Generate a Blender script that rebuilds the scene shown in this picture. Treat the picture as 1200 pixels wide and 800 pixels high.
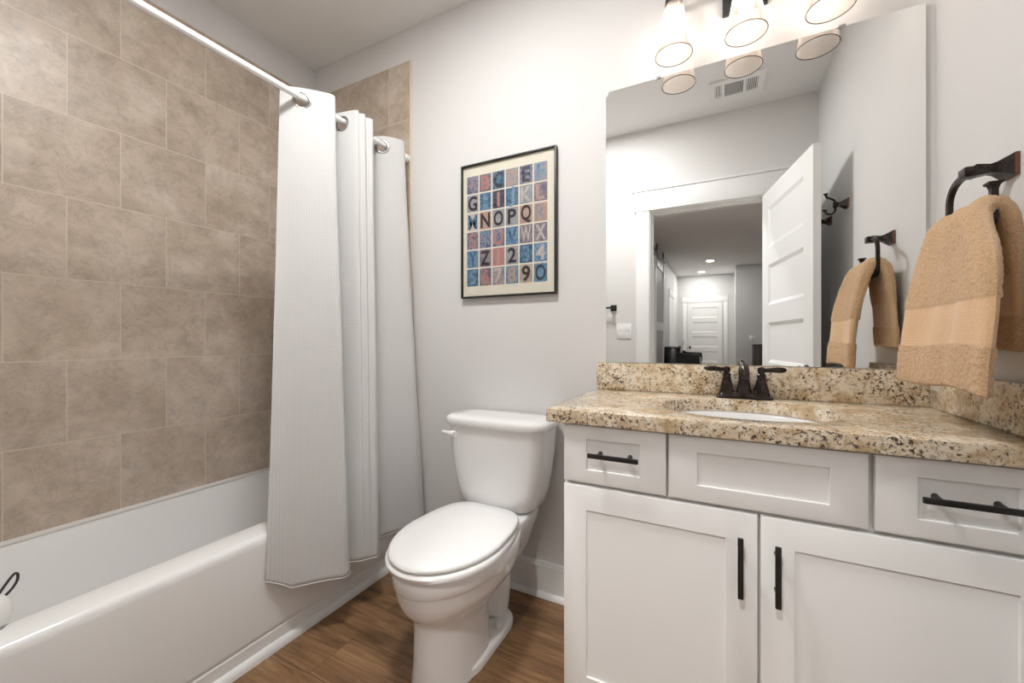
import bpy, bmesh, math, random
from mathutils import Vector, Matrix, noise

for o in list(bpy.data.objects):
    bpy.data.objects.remove(o, do_unlink=True)
scene = bpy.context.scene
COL = scene.collection
PI = math.pi

# ------------------------------------------------------------------ camera, world, exposure
TH = math.atan(245.0 / 475.0)                    # the camera is turned left of the back wall's normal
cam_data = bpy.data.cameras.new('camera')
cam = bpy.data.objects.new('camera', cam_data)
COL.objects.link(cam)
cam.location = (0.0, 0.0, 1.11)
cam.rotation_euler = (PI / 2, 0, TH)
cam_data.sensor_width = 36.0
cam_data.lens = 36.0 * 475.0 / 1200.0
cam_data.shift_y = -1.5 / 1200.0
cam_data.clip_start = 0.01
scene.camera = cam

world = bpy.data.worlds.new('world')
scene.world = world
world.use_nodes = True
world.node_tree.nodes['Background'].inputs[0].default_value = (0.8, 0.85, 0.9, 1)
world.node_tree.nodes['Background'].inputs[1].default_value = 0.3

scene.view_settings.view_transform = 'Standard'
scene.view_settings.look = 'None'
scene.view_settings.gamma = 1.0
scene.view_settings.use_curve_mapping = False
scene.view_settings.exposure = 0.85

BULB_POWER = 11.5
CEILING_FILL_POWER = 67.0  # strength of the added fill disc on the bathroom ceiling
LIGHT_COLOR = (1.0, 0.965, 0.925)
HALL_POWER = 190.0
DOORWAY_FILL_POWER = 520.0  # strength of the fill added outside the doorway

# ------------------------------------------------------------------ dimensions of the room
XL, XR = -2.19, 0.565            # left and right wall
YB, YF = 1.64, -0.02             # back (mirror) wall, rear (door) wall
ZC = 2.745                       # ceiling
HXL, HXR, HY = -1.0, 1.7, -8.0   # hallway

# ------------------------------------------------------------------ node helpers
def new_mat(name):
    m = bpy.data.materials.new(name)
    m.use_nodes = True
    nt = m.node_tree
    for n in list(nt.nodes):
        nt.nodes.remove(n)
    out = nt.nodes.new('ShaderNodeOutputMaterial')
    b = nt.nodes.new('ShaderNodeBsdfPrincipled')
    nt.links.new(b.outputs[0], out.inputs[0])
    return m, nt, b, out

def N(nt, typ, **kw):
    n = nt.nodes.new(typ)
    for k, v in kw.items():
        if k.startswith('i_'):
            key = k[2:]
            n.inputs[int(key) if key.isdigit() else key].default_value = v
        else:
            setattr(n, k, v)
    return n

def ramp(nt, stops):
    r = nt.nodes.new('ShaderNodeValToRGB')
    cr = r.color_ramp
    while len(cr.elements) < len(stops):
        cr.elements.new(0.5)
    for e, (p, c) in zip(cr.elements, stops):
        e.position = p
        e.color = (c[0], c[1], c[2], 1) if not isinstance(c, (int, float)) else (c, c, c, 1)
    return r

def mixc(nt, fac, a, b, blend='MIX'):
    m = nt.nodes.new('ShaderNodeMix')
    m.data_type = 'RGBA'
    m.blend_type = blend
    for sock, v in ((m.inputs[0], fac), (m.inputs[6], a), (m.inputs[7], b)):
        if hasattr(v, 'is_output'):
            nt.links.new(v, sock)
        elif isinstance(v, (int, float)):
            sock.default_value = v
        else:
            sock.default_value = (v[0], v[1], v[2], 1)
    return m.outputs[2]

def bump(nt, b, height, strength, dist=0.001):
    bm_ = N(nt, 'ShaderNodeBump')
    bm_.inputs['Strength'].default_value = strength
    bm_.inputs['Distance'].default_value = dist
    nt.links.new(height, bm_.inputs['Height'])
    nt.links.new(bm_.outputs[0], b.inputs['Normal'])
    return bm_

def simple(name, col, rough=0.5, metal=0.0, nz=0.0, nscale=200.0, spec=0.5, coat=0.0, var=0.0):
    m, nt, b, out = new_mat(name)
    b.inputs['Base Color'].default_value = (*col, 1)
    b.inputs['Roughness'].default_value = rough
    b.inputs['Metallic'].default_value = metal
    b.inputs['Specular IOR Level'].default_value = spec
    b.inputs['Coat Weight'].default_value = coat
    tc = N(nt, 'ShaderNodeTexCoord')
    n = N(nt, 'ShaderNodeTexNoise')
    n.inputs['Scale'].default_value = nscale
    n.inputs['Detail'].default_value = 3
    nt.links.new(tc.outputs['Object'], n.inputs['Vector'])
    if nz > 0:
        bump(nt, b, n.outputs[0], nz, 0.001)
    if var > 0:
        r = ramp(nt, [(0.3, tuple(c * (1 - var) for c in col)), (0.7, tuple(min(1, c * (1 + var)) for c in col))])
        nt.links.new(n.outputs[0], r.inputs[0])
        nt.links.new(r.outputs[0], b.inputs['Base Color'])
    return m

# ------------------------------------------------------------------ materials
M = {}
M['wall'] = simple('wall_paint', (0.735, 0.722, 0.712), 0.6, nz=0.06, nscale=350)
M['ceiling'] = simple('ceiling_paint', (0.87, 0.865, 0.855), 0.75, nz=0.08, nscale=250)
M['hall_wall'] = simple('hall_paint', (0.66, 0.66, 0.66), 0.65, nz=0.05, nscale=300)
M['trim'] = simple('white_trim_paint', (0.86, 0.86, 0.855), 0.35, nz=0.02, nscale=120)
M['cabinet'] = simple('white_cabinet_paint', (0.91, 0.905, 0.895), 0.38, nz=0.02, nscale=150)
M['gap'] = simple('cabinet_body_paint', (0.72, 0.70, 0.67), 0.6)
M['porcelain'] = simple('white_porcelain', (0.90, 0.895, 0.89), 0.10, coat=0.3)
M['acrylic'] = simple('white_tub_enamel', (0.92, 0.92, 0.915), 0.16, coat=0.2)
M['plastic'] = simple('white_seat_plastic', (0.90, 0.895, 0.89), 0.22)
M['black'] = simple('black_metal', (0.012, 0.011, 0.010), 0.38, metal=0.0, nz=0.03)
M['bronze'] = simple('oil_rubbed_bronze', (0.030, 0.020, 0.017), 0.27, metal=0.5, nscale=60, var=0.45)
M['copper_edge'] = simple('worn_copper_edge', (0.22, 0.10, 0.07), 0.35, metal=0.6)
M['chrome'] = simple('brushed_nickel', (0.48, 0.48, 0.475), 0.22, metal=1.0)
M['rod'] = simple('white_rod_enamel', (0.88, 0.88, 0.875), 0.22)
M['dark'] = simple('vent_dark', (0.10, 0.10, 0.10), 0.8)
M['piano'] = simple('black_lacquer', (0.006, 0.006, 0.008), 0.18)
M['keys'] = simple('ivory_keys', (0.7, 0.68, 0.62), 0.35)
M['paper'] = simple('cream_paper', (0.76, 0.72, 0.60), 0.6, nscale=30, var=0.03)
M['barn'] = simple('barn_door_paint', (0.80, 0.80, 0.80), 0.4)
M['barn_panel'] = simple('barn_door_panel', (0.45, 0.45, 0.46), 0.5)
M['walnut'] = simple('dark_wood', (0.05, 0.035, 0.028), 0.4, nscale=20, var=0.3)
M['sponge'] = simple('white_bath_sponge', (0.84, 0.83, 0.80), 0.45, nz=0.1, nscale=180)
M['cord'] = simple('black_cord', (0.02, 0.02, 0.02), 0.6, nz=0.2, nscale=600)
M['tag'] = simple('satin_tag', (0.85, 0.85, 0.84), 0.3)

def tile_mat(name, uoff, voff):
    """12 inch wall tiles in running bond; UV = metres along the wall and up it"""
    m, nt, b, out = new_mat(name)
    uv = N(nt, 'ShaderNodeUVMap')
    mp = N(nt, 'ShaderNodeMapping')
    mp.inputs['Location'].default_value = (uoff, voff, 0)
    nt.links.new(uv.outputs[0], mp.inputs['Vector'])
    br = N(nt, 'ShaderNodeTexBrick', offset=0.5, offset_frequency=2, squash=1.0)
    br.inputs['Scale'].default_value = 1.0
    br.inputs['Brick Width'].default_value = 0.3067
    br.inputs['Row Height'].default_value = 0.3067
    br.inputs['Mortar Size'].default_value = 0.0019
    br.inputs['Mortar Smooth'].default_value = 0.1
    br.inputs['Color1'].default_value = (0.92, 0.92, 0.92, 1)
    br.inputs['Color2'].default_value = (1.08, 1.08, 1.08, 1)
    nt.links.new(mp.outputs[0], br.inputs['Vector'])
    # per-tile shift of the marbling so that it does not run through the joints
    add = N(nt, 'ShaderNodeVectorMath', operation='MULTIPLY_ADD')
    nt.links.new(br.outputs['Color'], add.inputs[0])
    add.inputs[1].default_value = (37.0, 53.0, 71.0)
    nt.links.new(mp.outputs[0], add.inputs[2])
    n1 = N(nt, 'ShaderNodeTexNoise'); n1.inputs['Scale'].default_value = 5.5; n1.inputs['Detail'].default_value = 6; n1.inputs['Roughness'].default_value = 0.62; n1.inputs['Distortion'].default_value = 0.5
    n2 = N(nt, 'ShaderNodeTexNoise'); n2.inputs['Scale'].default_value = 9.0; n2.inputs['Detail'].default_value = 9; n2.inputs['Roughness'].default_value = 0.7; n2.inputs['Distortion'].default_value = 1.3
    nt.links.new(add.outputs[0], n1.inputs['Vector']); nt.links.new(add.outputs[0], n2.inputs['Vector'])
    r1 = ramp(nt, [(0.32, (0.475, 0.385, 0.30)), (0.5, (0.565, 0.47, 0.38)), (0.68, (0.66, 0.57, 0.485))])
    nt.links.new(n1.outputs[0], r1.inputs[0])
    r2 = ramp(nt, [(0.42, 1.0), (0.485, 1.0), (0.50, 0.70), (0.515, 1.0), (0.6, 1.0)])
    nt.links.new(n2.outputs[0], r2.inputs[0])
    mot = ramp(nt, [(0.35, 0.80), (0.55, 1.03)])
    n3 = N(nt, 'ShaderNodeTexNoise'); n3.inputs['Scale'].default_value = 14.0; n3.inputs['Detail'].default_value = 5; n3.inputs['Roughness'].default_value = 0.7
    nt.links.new(add.outputs[0], n3.inputs['Vector']); nt.links.new(n3.outputs[0], mot.inputs[0])
    c = mixc(nt, 0.75, r1.outputs[0], r2.outputs[0], 'MULTIPLY')
    c = mixc(nt, 0.8, c, mot.outputs[0], 'MULTIPLY')
    c = mixc(nt, 0.55, c, br.outputs['Color'], 'MULTIPLY')
    c = mixc(nt, br.outputs['Fac'], c, (0.66, 0.575, 0.48))
    nt.links.new(c, b.inputs['Base Color'])
    b.inputs['Roughness'].default_value = 0.36
    inv = N(nt, 'ShaderNodeMath', operation='SUBTRACT'); inv.inputs[0].default_value = 1.0
    nt.links.new(br.outputs['Fac'], inv.inputs[1])
    bump(nt, b, inv.outputs[0], 0.6, 0.0015)
    return m
# left wall: joints of the row starting at z=0.421 fall at Y = 0.586 + k*0.3067
M['tile_left'] = tile_mat('beige_tile_left', -(0.586 - 0.3067 * 2) , -(0.421 - 0.3067 * 2))
M['tile_back'] = tile_mat('beige_tile_back', 1.739 + 0.3067 * 2, -(0.421 - 0.3067 * 2))
M['tile_trim'] = simple('tile_edge_trim', (0.70, 0.62, 0.53), 0.4)

def granite():
    m, nt, b, out = new_mat('cream_gold_granite')
    tc = N(nt, 'ShaderNodeTexCoord')
    def noi(sc, det, ro, dist):
        n = N(nt, 'ShaderNodeTexNoise'); n.inputs['Scale'].default_value = sc; n.inputs['Detail'].default_value = det
        n.inputs['Roughness'].default_value = ro; n.inputs['Distortion'].default_value = dist
        nt.links.new(tc.outputs['Object'], n.inputs['Vector']); return n.outputs[0]
    def rm(src, stops):
        r = ramp(nt, stops); nt.links.new(src, r.inputs[0]); return r.outputs[0]
    base = rm(noi(17, 6, 0.62, 0.6), [(0.32, (0.50, 0.35, 0.19)), (0.43, (0.68, 0.54, 0.36)), (0.53, (0.82, 0.72, 0.56)), (0.70, (0.90, 0.84, 0.72))])
    tan = rm(noi(80, 5, 0.65, 0.4), [(0.38, 0.9), (0.48, 0.0)])
    c = mixc(nt, tan, base, (0.50, 0.34, 0.19))
    grey = rm(noi(48, 4, 0.6, 0.9), [(0.60, 0.0), (0.66, 0.75)])
    c = mixc(nt, grey, c, (0.46, 0.38, 0.33))
    clus = rm(noi(9, 3, 0.5, 0.5), [(0.35, 0.0), (0.65, 0.085)])
    dk = noi(125, 5, 0.66, 0.5)
    ad = N(nt, 'ShaderNodeMath', operation='SUBTRACT'); nt.links.new(dk, ad.inputs[0]); nt.links.new(clus, ad.inputs[1])
    blk = rm(ad.outputs[0], [(0.35, 1.0), (0.395, 0.0)])
    c = mixc(nt, blk, c, (0.10, 0.060, 0.040))
    nt.links.new(c, b.inputs['Base Color'])
    b.inputs['Roughness'].default_value = 0.14
    return m
M['granite'] = granite()

def wood():
    m, nt, b, out = new_mat('brown_wood_plank')
    tc = N(nt, 'ShaderNodeTexCoord')
    br = N(nt, 'ShaderNodeTexBrick', offset=0.37, offset_frequency=2)
    br.inputs['Scale'].default_value = 1.0
    br.inputs['Brick Width'].default_value = 1.22
    br.inputs['Row Height'].default_value = 0.178
    br.inputs['Mortar Size'].default_value = 0.0009
    br.inputs['Color1'].default_value = (0.80, 0.80, 0.80, 1)
    br.inputs['Color2'].default_value = (1.2, 1.2, 1.2, 1)
    nt.links.new(tc.outputs['Object'], br.inputs['Vector'])
    add = N(nt, 'ShaderNodeVectorMath', operation='MULTIPLY_ADD')
    nt.links.new(br.outputs['Color'], add.inputs[0]); add.inputs[1].default_value = (11, 17, 5)
    nt.links.new(tc.outputs['Object'], add.inputs[2])
    mp = N(nt, 'ShaderNodeMapping'); mp.inputs['Scale'].default_value = (2.0, 22, 1)
    nt.links.new(add.outputs[0], mp.inputs['Vector'])
    g = N(nt, 'ShaderNodeTexNoise'); g.inputs['Scale'].default_value = 1.6; g.inputs['Detail'].default_value = 8; g.inputs['Roughness'].default_value = 0.68; g.inputs['Distortion'].default_value = 1.1
    nt.links.new(mp.outputs[0], g.inputs['Vector'])
    mp2 = N(nt, 'ShaderNodeMapping'); mp2.inputs['Scale'].default_value = (2.0, 4.0, 1)
    nt.links.new(add.outputs[0], mp2.inputs['Vector'])
    k = N(nt, 'ShaderNodeTexNoise'); k.inputs['Scale'].default_value = 2.2; k.inputs['Detail'].default_value = 4
    nt.links.new(mp2.outputs[0], k.inputs['Vector'])
    r = ramp(nt, [(0.28, (0.105, 0.052, 0.023)), (0.5, (0.240, 0.130, 0.062)), (0.72, (0.37, 0.220, 0.115))])
    nt.links.new(g.outputs[0], r.inputs[0])
    rk = ramp(nt, [(0.30, 0.55), (0.5, 1.0), (0.7, 1.15)])
    nt.links.new(k.outputs[0], rk.inputs[0])
    c = mixc(nt, 0.8, r.outputs[0], rk.outputs[0], 'MULTIPLY')
    c = mixc(nt, 0.6, c, br.outputs['Color'], 'MULTIPLY')
    c = mixc(nt, br.outputs['Fac'], c, (0.05, 0.03, 0.02))
    nt.links.new(c, b.inputs['Base Color'])
    b.inputs['Roughness'].default_value = 0.42
    bump(nt, b, g.outputs[0], 0.12, 0.001)
    return m
M['wood'] = wood()

def curtain_mat():
    m, nt, b, out = new_mat('white_waffle_cotton')
    b.inputs['Base Color'].default_value = (0.90, 0.895, 0.885, 1)
    b.inputs['Roughness'].default_value = 0.85
    b.inputs['Sheen Weight'].default_value = 0.2
    uv = N(nt, 'ShaderNodeUVMap')
    br = N(nt, 'ShaderNodeTexBrick', offset=0.0)
    br.inputs['Scale'].default_value = 1.0
    br.inputs['Brick Width'].default_value = 0.0095
    br.inputs['Row Height'].default_value = 0.0095
    br.inputs['Mortar Size'].default_value = 0.0018
    br.inputs['Mortar Smooth'].default_value = 1.0
    br.inputs['Color1'].default_value = (1, 1, 1, 1); br.inputs['Color2'].default_value = (1, 1, 1, 1); br.inputs['Mortar'].default_value = (0.88, 0.88, 0.88, 1)
    nt.links.new(uv.outputs[0], br.inputs['Vector'])
    c = mixc(nt, 1.0, (0.92, 0.915, 0.905), br.outputs['Color'], 'MULTIPLY')
    nt.links.new(c, b.inputs['Base Color'])
    bump(nt, b, br.outputs['Fac'], 0.8, 0.002)
    tr = N(nt, 'ShaderNodeBsdfTranslucent'); tr.inputs[0].default_value = (0.8, 0.79, 0.78, 1)
    mx = N(nt, 'ShaderNodeMixShader'); mx.inputs[0].default_value = 0.22
    nt.links.new(b.outputs[0], mx.inputs[1]); nt.links.new(tr.outputs[0], mx.inputs[2])
    nt.links.new(mx.outputs[0], out.inputs[0])
    return m
M['curtain'] = curtain_mat()

def towel_mat(name, col, sc, st):
    m, nt, b, out = new_mat(name)
    tc = N(nt, 'ShaderNodeTexCoord')
    n = N(nt, 'ShaderNodeTexNoise'); n.inputs['Scale'].default_value = sc; n.inputs['Detail'].default_value = 4; n.inputs['Roughness'].default_value = 0.7
    nt.links.new(tc.outputs['Object'], n.inputs['Vector'])
    r = ramp(nt, [(0.3, tuple(c * 0.72 for c in col)), (0.65, tuple(min(1, c * 1.12) for c in col))])
    nt.links.new(n.outputs[0], r.inputs[0]); nt.links.new(r.outputs[0], b.inputs['Base Color'])
    b.inputs['Roughness'].default_value = 0.95
    b.inputs['Sheen Weight'].default_value = 0.3
    bump(nt, b, n.outputs[0], st, 0.004)
    return m
M['terry'] = towel_mat('tan_terry', (0.80, 0.52, 0.29), 260, 1.0)
M['dobby'] = towel_mat('tan_dobby_band', (0.80, 0.53, 0.31), 500, 0.15)

def mirror_mat():
    m, nt, b, out = new_mat('silvered_mirror')
    g = N(nt, 'ShaderNodeBsdfGlossy'); g.inputs['Color'].default_value = (0.93, 0.94, 0.935, 1); g.inputs['Roughness'].default_value = 0.0
    nt.links.new(g.outputs[0], out.inputs[0])
    return m
M['mirror'] = mirror_mat()

def glass_mat(name, tint, fac_scale=1.0, milky=0.0):
    m, nt, b, out = new_mat(name)
    t = N(nt, 'ShaderNodeBsdfTransparent'); t.inputs[0].default_value = (*tint, 1)
    g = N(nt, 'ShaderNodeBsdfGlossy'); g.inputs['Roughness'].default_value = 0.02; g.inputs[0].default_value = (1, 1, 1, 1)
    lw = N(nt, 'ShaderNodeLayerWeight'); lw.inputs['Blend'].default_value = 0.12
    mul = N(nt, 'ShaderNodeMath', operation='MULTIPLY'); mul.inputs[1].default_value = fac_scale
    nt.links.new(lw.outputs['Fresnel'], mul.inputs[0])
    mx = N(nt, 'ShaderNodeMixShader')
    nt.links.new(mul.outputs[0], mx.inputs[0]); nt.links.new(t.outputs[0], mx.inputs[1]); nt.links.new(g.outputs[0], mx.inputs[2])
    last = mx.outputs[0]
    if milky > 0:
        tl = N(nt, 'ShaderNodeBsdfTranslucent'); tl.inputs[0].default_value = (1.0, 0.88, 0.78, 1)
        m2 = N(nt, 'ShaderNodeMixShader'); m2.inputs[0].default_value = milky
        nt.links.new(last, m2.inputs[1]); nt.links.new(tl.outputs[0], m2.inputs[2]); last = m2.outputs[0]
    nt.links.new(last, out.inputs[0])
    return m
M['shade_glass'] = glass_mat('clear_shade_glass', (0.97, 0.945, 0.92), 0.6, 0.13)
M['glass_rim'] = glass_mat('thick_glass_rim', (0.33, 0.315, 0.30), 0.3)
M['picture_glass'] = glass_mat('picture_glass', (0.98, 0.98, 0.98), 0.5)

def emit(name, col, s):
    m, nt, b, out = new_mat(name)
    e = N(nt, 'ShaderNodeEmission'); e.inputs[0].default_value = (*col, 1); e.inputs[1].default_value = s
    nt.links.new(e.outputs[0], out.inputs[0])
    return m
M['bulb'] = emit('lit_bulb', LIGHT_COLOR, BULB_POWER)
M['ceiling_fill'] = emit('ceiling_fill_emission', (1.0, 0.99, 0.975), CEILING_FILL_POWER)  # emission of the added, unseen ceiling fill
M['doorway_fill'] = emit('doorway_fill_emission', (1.0, 0.98, 0.95), DOORWAY_FILL_POWER)  # emission of the added fill that shines in through the doorway
M['downlight'] = emit('lit_downlight', (1.0, 0.97, 0.92), HALL_POWER)

# ------------------------------------------------------------------ mesh helpers
class MB:
    def __init__(s):
        s.bm = bmesh.new()
        s.mi = 0
    def _face(s, vs):
        try:
            f = s.bm.faces.new(vs); f.material_index = s.mi; return f
        except ValueError:
            return None
    def box(s, x0, x1, y0, y1, z0, z1, bev=0.0, seg=2):
        t = bmesh.new()
        bmesh.ops.create_cube(t, size=1.0)
        for v in t.verts:
            v.co = Vector(((x0 + x1) / 2 + v.co.x * (x1 - x0), (y0 + y1) / 2 + v.co.y * (y1 - y0), (z0 + z1) / 2 + v.co.z * (z1 - z0)))
        if bev > 0:
            bmesh.ops.bevel(t, geom=list(t.edges), offset=bev, segments=seg, profile=0.5, affect='EDGES')
        s.merge(t)
        return s
    def merge(s, t, mat=None):
        t.verts.index_update()
        mp = []
        for v in t.verts:
            mp.append(s.bm.verts.new(mat @ v.co if mat else v.co))
        for f in t.faces:
            s._face([mp[v.index] for v in f.verts])
        t.free()
    def loft(s, loops, cap0=True, cap1=True, closed=True):
        rings = [[s.bm.verts.new(p) for p in lp] for lp in loops]
        n = len(rings[0])
        for a, b in zip(rings[:-1], rings[1:]):
            for i in range(n if closed else n - 1):
                j = (i + 1) % n
                s._face([a[i], a[j], b[j], b[i]])
        if cap0: s._face(list(reversed(rings[0])))
        if cap1: s._face(rings[-1])
        return s
    def tube(s, pts, r, seg=12, cap=True, flat=None):
        """round tube along points; r may be one radius or one per point; flat=(a,b) gives elliptic section"""
        pts = [Vector(p) for p in pts]
        n = len(pts)
        rs = r if isinstance(r, (list, tuple)) else [r] * n
        t0 = (pts[1] - pts[0]).normalized()
        up = Vector((0, 0, 1)) if abs(t0.z) < 0.9 else Vector((0, 1, 0))
        nx = t0.cross(up).normalized()
        loops = []
        for i in range(n):
            t = (pts[min(i + 1, n - 1)] - pts[max(i - 1, 0)]).normalized()
            nx = (nx - t * nx.dot(t)).normalized()
            ny = t.cross(nx)
            lp = []
            for k in range(seg):
                a = 2 * PI * k / seg
                ca, sa = math.cos(a), math.sin(a)
                if flat: ca *= flat[0]; sa *= flat[1]
                lp.append(pts[i] + (nx * ca + ny * sa) * rs[i])
            loops.append(lp)
        return s.loft(loops, cap, cap)
    def sqtube(s, pts, w, h, side=Vector((1, 0, 0))):
        """rectangular bar along points; w along `side`, h across it"""
        pts = [Vector(p) for p in pts]; n = len(pts); loops = []
        for i in range(n):
            t = (pts[min(i + 1, n - 1)] - pts[max(i - 1, 0)]).normalized()
            a = (side - t * side.dot(t)).normalized(); b_ = t.cross(a)
            loops.append([pts[i] + a * (sx * w / 2) + b_ * (sy * h / 2) for sx, sy in ((-1, -1), (1, -1), (1, 1), (-1, 1))])
        return s.loft(loops)
    def lathe(s, prof, c=(0, 0, 0), seg=32, axis='Z', cap0=True, cap1=True):
        loops = []
        for r, h in prof:
            lp = []
            for k in range(seg):
                a = 2 * PI * k / seg
                x, y = r * math.cos(a), r * math.sin(a)
                if axis == 'Z': p = (c[0] + x, c[1] + y, c[2] + h)
                elif axis == 'Y': p = (c[0] + x, c[1] + h, c[2] + y)
                else: p = (c[0] + h, c[1] + x, c[2] + y)
                lp.append(Vector(p))
            loops.append(lp)
        return s.loft(loops, cap0, cap1)
    def torus(s, c, nrm, R, r, seg=28, seg2=8, sq=1.0):
        nrm = Vector(nrm).normalized(); c = Vector(c)
        a = nrm.orthogonal().normalized(); b_ = nrm.cross(a)
        loops = []
        for i in range(seg + 1):
            t = 2 * PI * (i % seg) / seg
            d = a * math.cos(t) + b_ * math.sin(t)
            loops.append([c + d * (R + r * math.cos(q)) + nrm * (r * sq * math.sin(q)) for q in [2 * PI * k / seg2 for k in range(seg2)]])
        rings = [[s.bm.verts.new(p) for p in lp] for lp in loops[:-1]]
        for i in range(seg):
            A_, B_ = rings[i], rings[(i + 1) % seg]
            for k in range(seg2):
                s._face([A_[k], A_[(k + 1) % seg2], B_[(k + 1) % seg2], B_[k]])
        return s
    def quad(s, *pts):
        s._face([s.bm.verts.new(p) for p in pts]); return s
    def panel(s, u0, u1, w0, w1, face, depth, slope, sign):
        """recessed panel in local (u, v, w) = (x, y, z); the face is at y=face and sinks along sign"""
        y1 = face + sign * depth
        o = [(u0, face, w0), (u1, face, w0), (u1, face, w1), (u0, face, w1)]
        i = [(u0 + slope, y1, w0 + slope), (u1 - slope, y1, w0 + slope), (u1 - slope, y1, w1 - slope), (u0 + slope, y1, w1 - slope)]
        for k in range(4):
            j = (k + 1) % 4
            s.quad(o[k], o[j], i[j], i[k])
        s.quad(*i)
        return s
    def build(s, name, mats, parent=None, smooth=35.0, mtx=None, kind=None, recalc=True, uv=None):
        bm_ = s.bm
        if mtx is not None:
            bmesh.ops.transform(bm_, matrix=mtx, verts=bm_.verts)
        if recalc:
            bmesh.ops.recalc_face_normals(bm_, faces=bm_.faces)
        if uv:
            lay = bm_.loops.layers.uv.new('UVMap')
            for f in bm_.faces:
                for l in f.loops:
                    l[lay].uv = uv(l.vert.co)
        org = Vector((0, 0, 0))
        root = parent
        while root is not None and root.parent is not None:
            root = root.parent
        if root is not None:
            org = root.location
            bmesh.ops.translate(bm_, vec=-org, verts=bm_.verts)
        me = bpy.data.meshes.new(name)
        bm_.to_mesh(me); bm_.free()
        for m in (mats if isinstance(mats, (list, tuple)) else [mats]):
            me.materials.append(m)
        if smooth:
            me.polygons.foreach_set('use_smooth', [True] * len(me.polygons))
            me.set_sharp_from_angle(angle=math.radians(smooth))
        o = bpy.data.objects.new(name, me)
        COL.objects.link(o)
        if parent is not None: o.parent = parent
        if kind: o['kind'] = kind
        return o

def thing(name, label, cat, loc, group=None):
    o = bpy.data.objects.new(name, None)
    o.empty_display_size = 0.05
    COL.objects.link(o)
    o.location = loc
    o['label'] = label; o['category'] = cat
    if group: o['group'] = group
    return o

def tag(o, label, cat, group=None):
    o['label'] = label; o['category'] = cat
    if group: o['group'] = group
    return o

def base_origin(o):
    """move a single-mesh thing's origin to the middle of its base"""
    vs = [v.co.copy() for v in o.data.vertices]
    c = Vector(((min(v.x for v in vs) + max(v.x for v in vs)) / 2, (min(v.y for v in vs) + max(v.y for v in vs)) / 2, min(v.z for v in vs)))
    o.data.transform(Matrix.Translation(-c)); o.location = c
    return o

def struct(name, mb, mat, parent=None, label=None, cat=None, **kw):
    o = mb.build(name, mat, parent, **kw)
    if parent is None:
        o['kind'] = 'structure'
    if label: o['label'] = label
    if cat: o['category'] = cat
    return o

def rrect(x0, x1, y0, y1, r, z, seg=6, n_side=1):
    pts = []
    for cx, cy, a0 in ((x1 - r, y1 - r, 0), (x0 + r, y1 - r, 90), (x0 + r, y0 + r, 180), (x1 - r, y0 + r, 270)):
        for k in range(seg + 1):
            a = math.radians(a0 + 90.0 * k / seg)
            pts.append(Vector((cx + r * math.cos(a), cy + r * math.sin(a), z)))
    return pts

def catmull(P, n):
    """smooth resample of control points P (tuples) to n points, uniform in index"""
    out = []
    m = len(P) - 1
    for i in range(n):
        t = i / (n - 1) * m
        k = min(int(t), m - 1); f = t - k
        p0, p1, p2, p3 = P[max(k - 1, 0)], P[k], P[k + 1], P[min(k + 2, m)]
        out.append(tuple(0.5 * ((2 * b) + (-a + c) * f + (2 * a - 5 * b + 4 * c - d) * f * f + (-a + 3 * b - 3 * c + d) * f ** 3) for a, b, c, d in zip(p0, p1, p2, p3)))
    return out

# ================================================================== THE SETTING
T = 0.10
struct('floor', MB().box(XL - T, HXR + T, HY - T, YB + T, -0.1, 0.0), M['wood'], label='brown wood plank floor', cat='floor')
struct('ceiling', MB().box(XL - T, HXR + T, HY - T, YB + T, ZC, ZC + 0.1), M['ceiling'], label='flat white ceiling', cat='ceiling')
struct('wall_left', MB().box(XL - T, XL, YF - 0.12, YB + T, 0, ZC), M['wall'], label='left wall above and behind the shower tile', cat='wall')
struct('wall_back', MB().box(XL, XR, YB, YB + T, 0, ZC), M['wall'], label='light grey painted wall behind toilet and mirror', cat='wall')
struct('wall_right', MB().box(XR, XR + T, YF, YB + T, 0, ZC), M['wall'], label='light grey painted wall carrying the towel ring', cat='wall')
DX0, DX1, DZ = -0.485, 0.285, 2.097           # doorway
w = MB()
w.box(XL, DX0 - 0.02, YF - 0.12, YF, 0, ZC)
w.box(DX1 + 0.02, HXR, YF - 0.12, YF, 0, ZC)
w.box(DX0 - 0.02, DX1 + 0.02, YF - 0.12, YF, DZ + 0.02, ZC)
struct('wall_rear', w, M['wall'], label='wall with the doorway seen in the mirror', cat='wall')
TY0 = 0.116                                   # foot end of the tub
struct('wall_tub_end', MB().box(XL, -1.425, YF, TY0 - 0.009, 0, ZC), M['wall'], label='short wall closing the foot of the tub', cat='wall')
# tile
TT = 2.5679
struct('wall_left_tile', MB().box(XL, XL + 0.009, TY0, YB, 0.421, TT), M['tile_left'], uv=lambda c: (c.y, c.z), label='beige stone look tile on the long tub wall', cat='wall tile')
struct('wall_back_tile', MB().box(XL + 0.009, -1.440, YB - 0.009, YB, 0.421, TT), M['tile_back'], uv=lambda c: (c.x, c.z), label='beige stone look tile on the wall at the head of the tub', cat='wall tile')
struct('wall_tub_end_tile', MB().box(XL + 0.009, -1.440, TY0 - 0.009, TY0, 0.421, TT), M['tile_back'], uv=lambda c: (c.x, c.z), label='beige tile on the short foot wall', cat='wall tile')
struct('trim_1', MB().box(-1.440, -1.428, YB - 0.011, YB, 0.421, TT + 0.001, 0.002), M['tile_trim'], label='pale edge strip finishing the shower tile', cat='trim')
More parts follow.
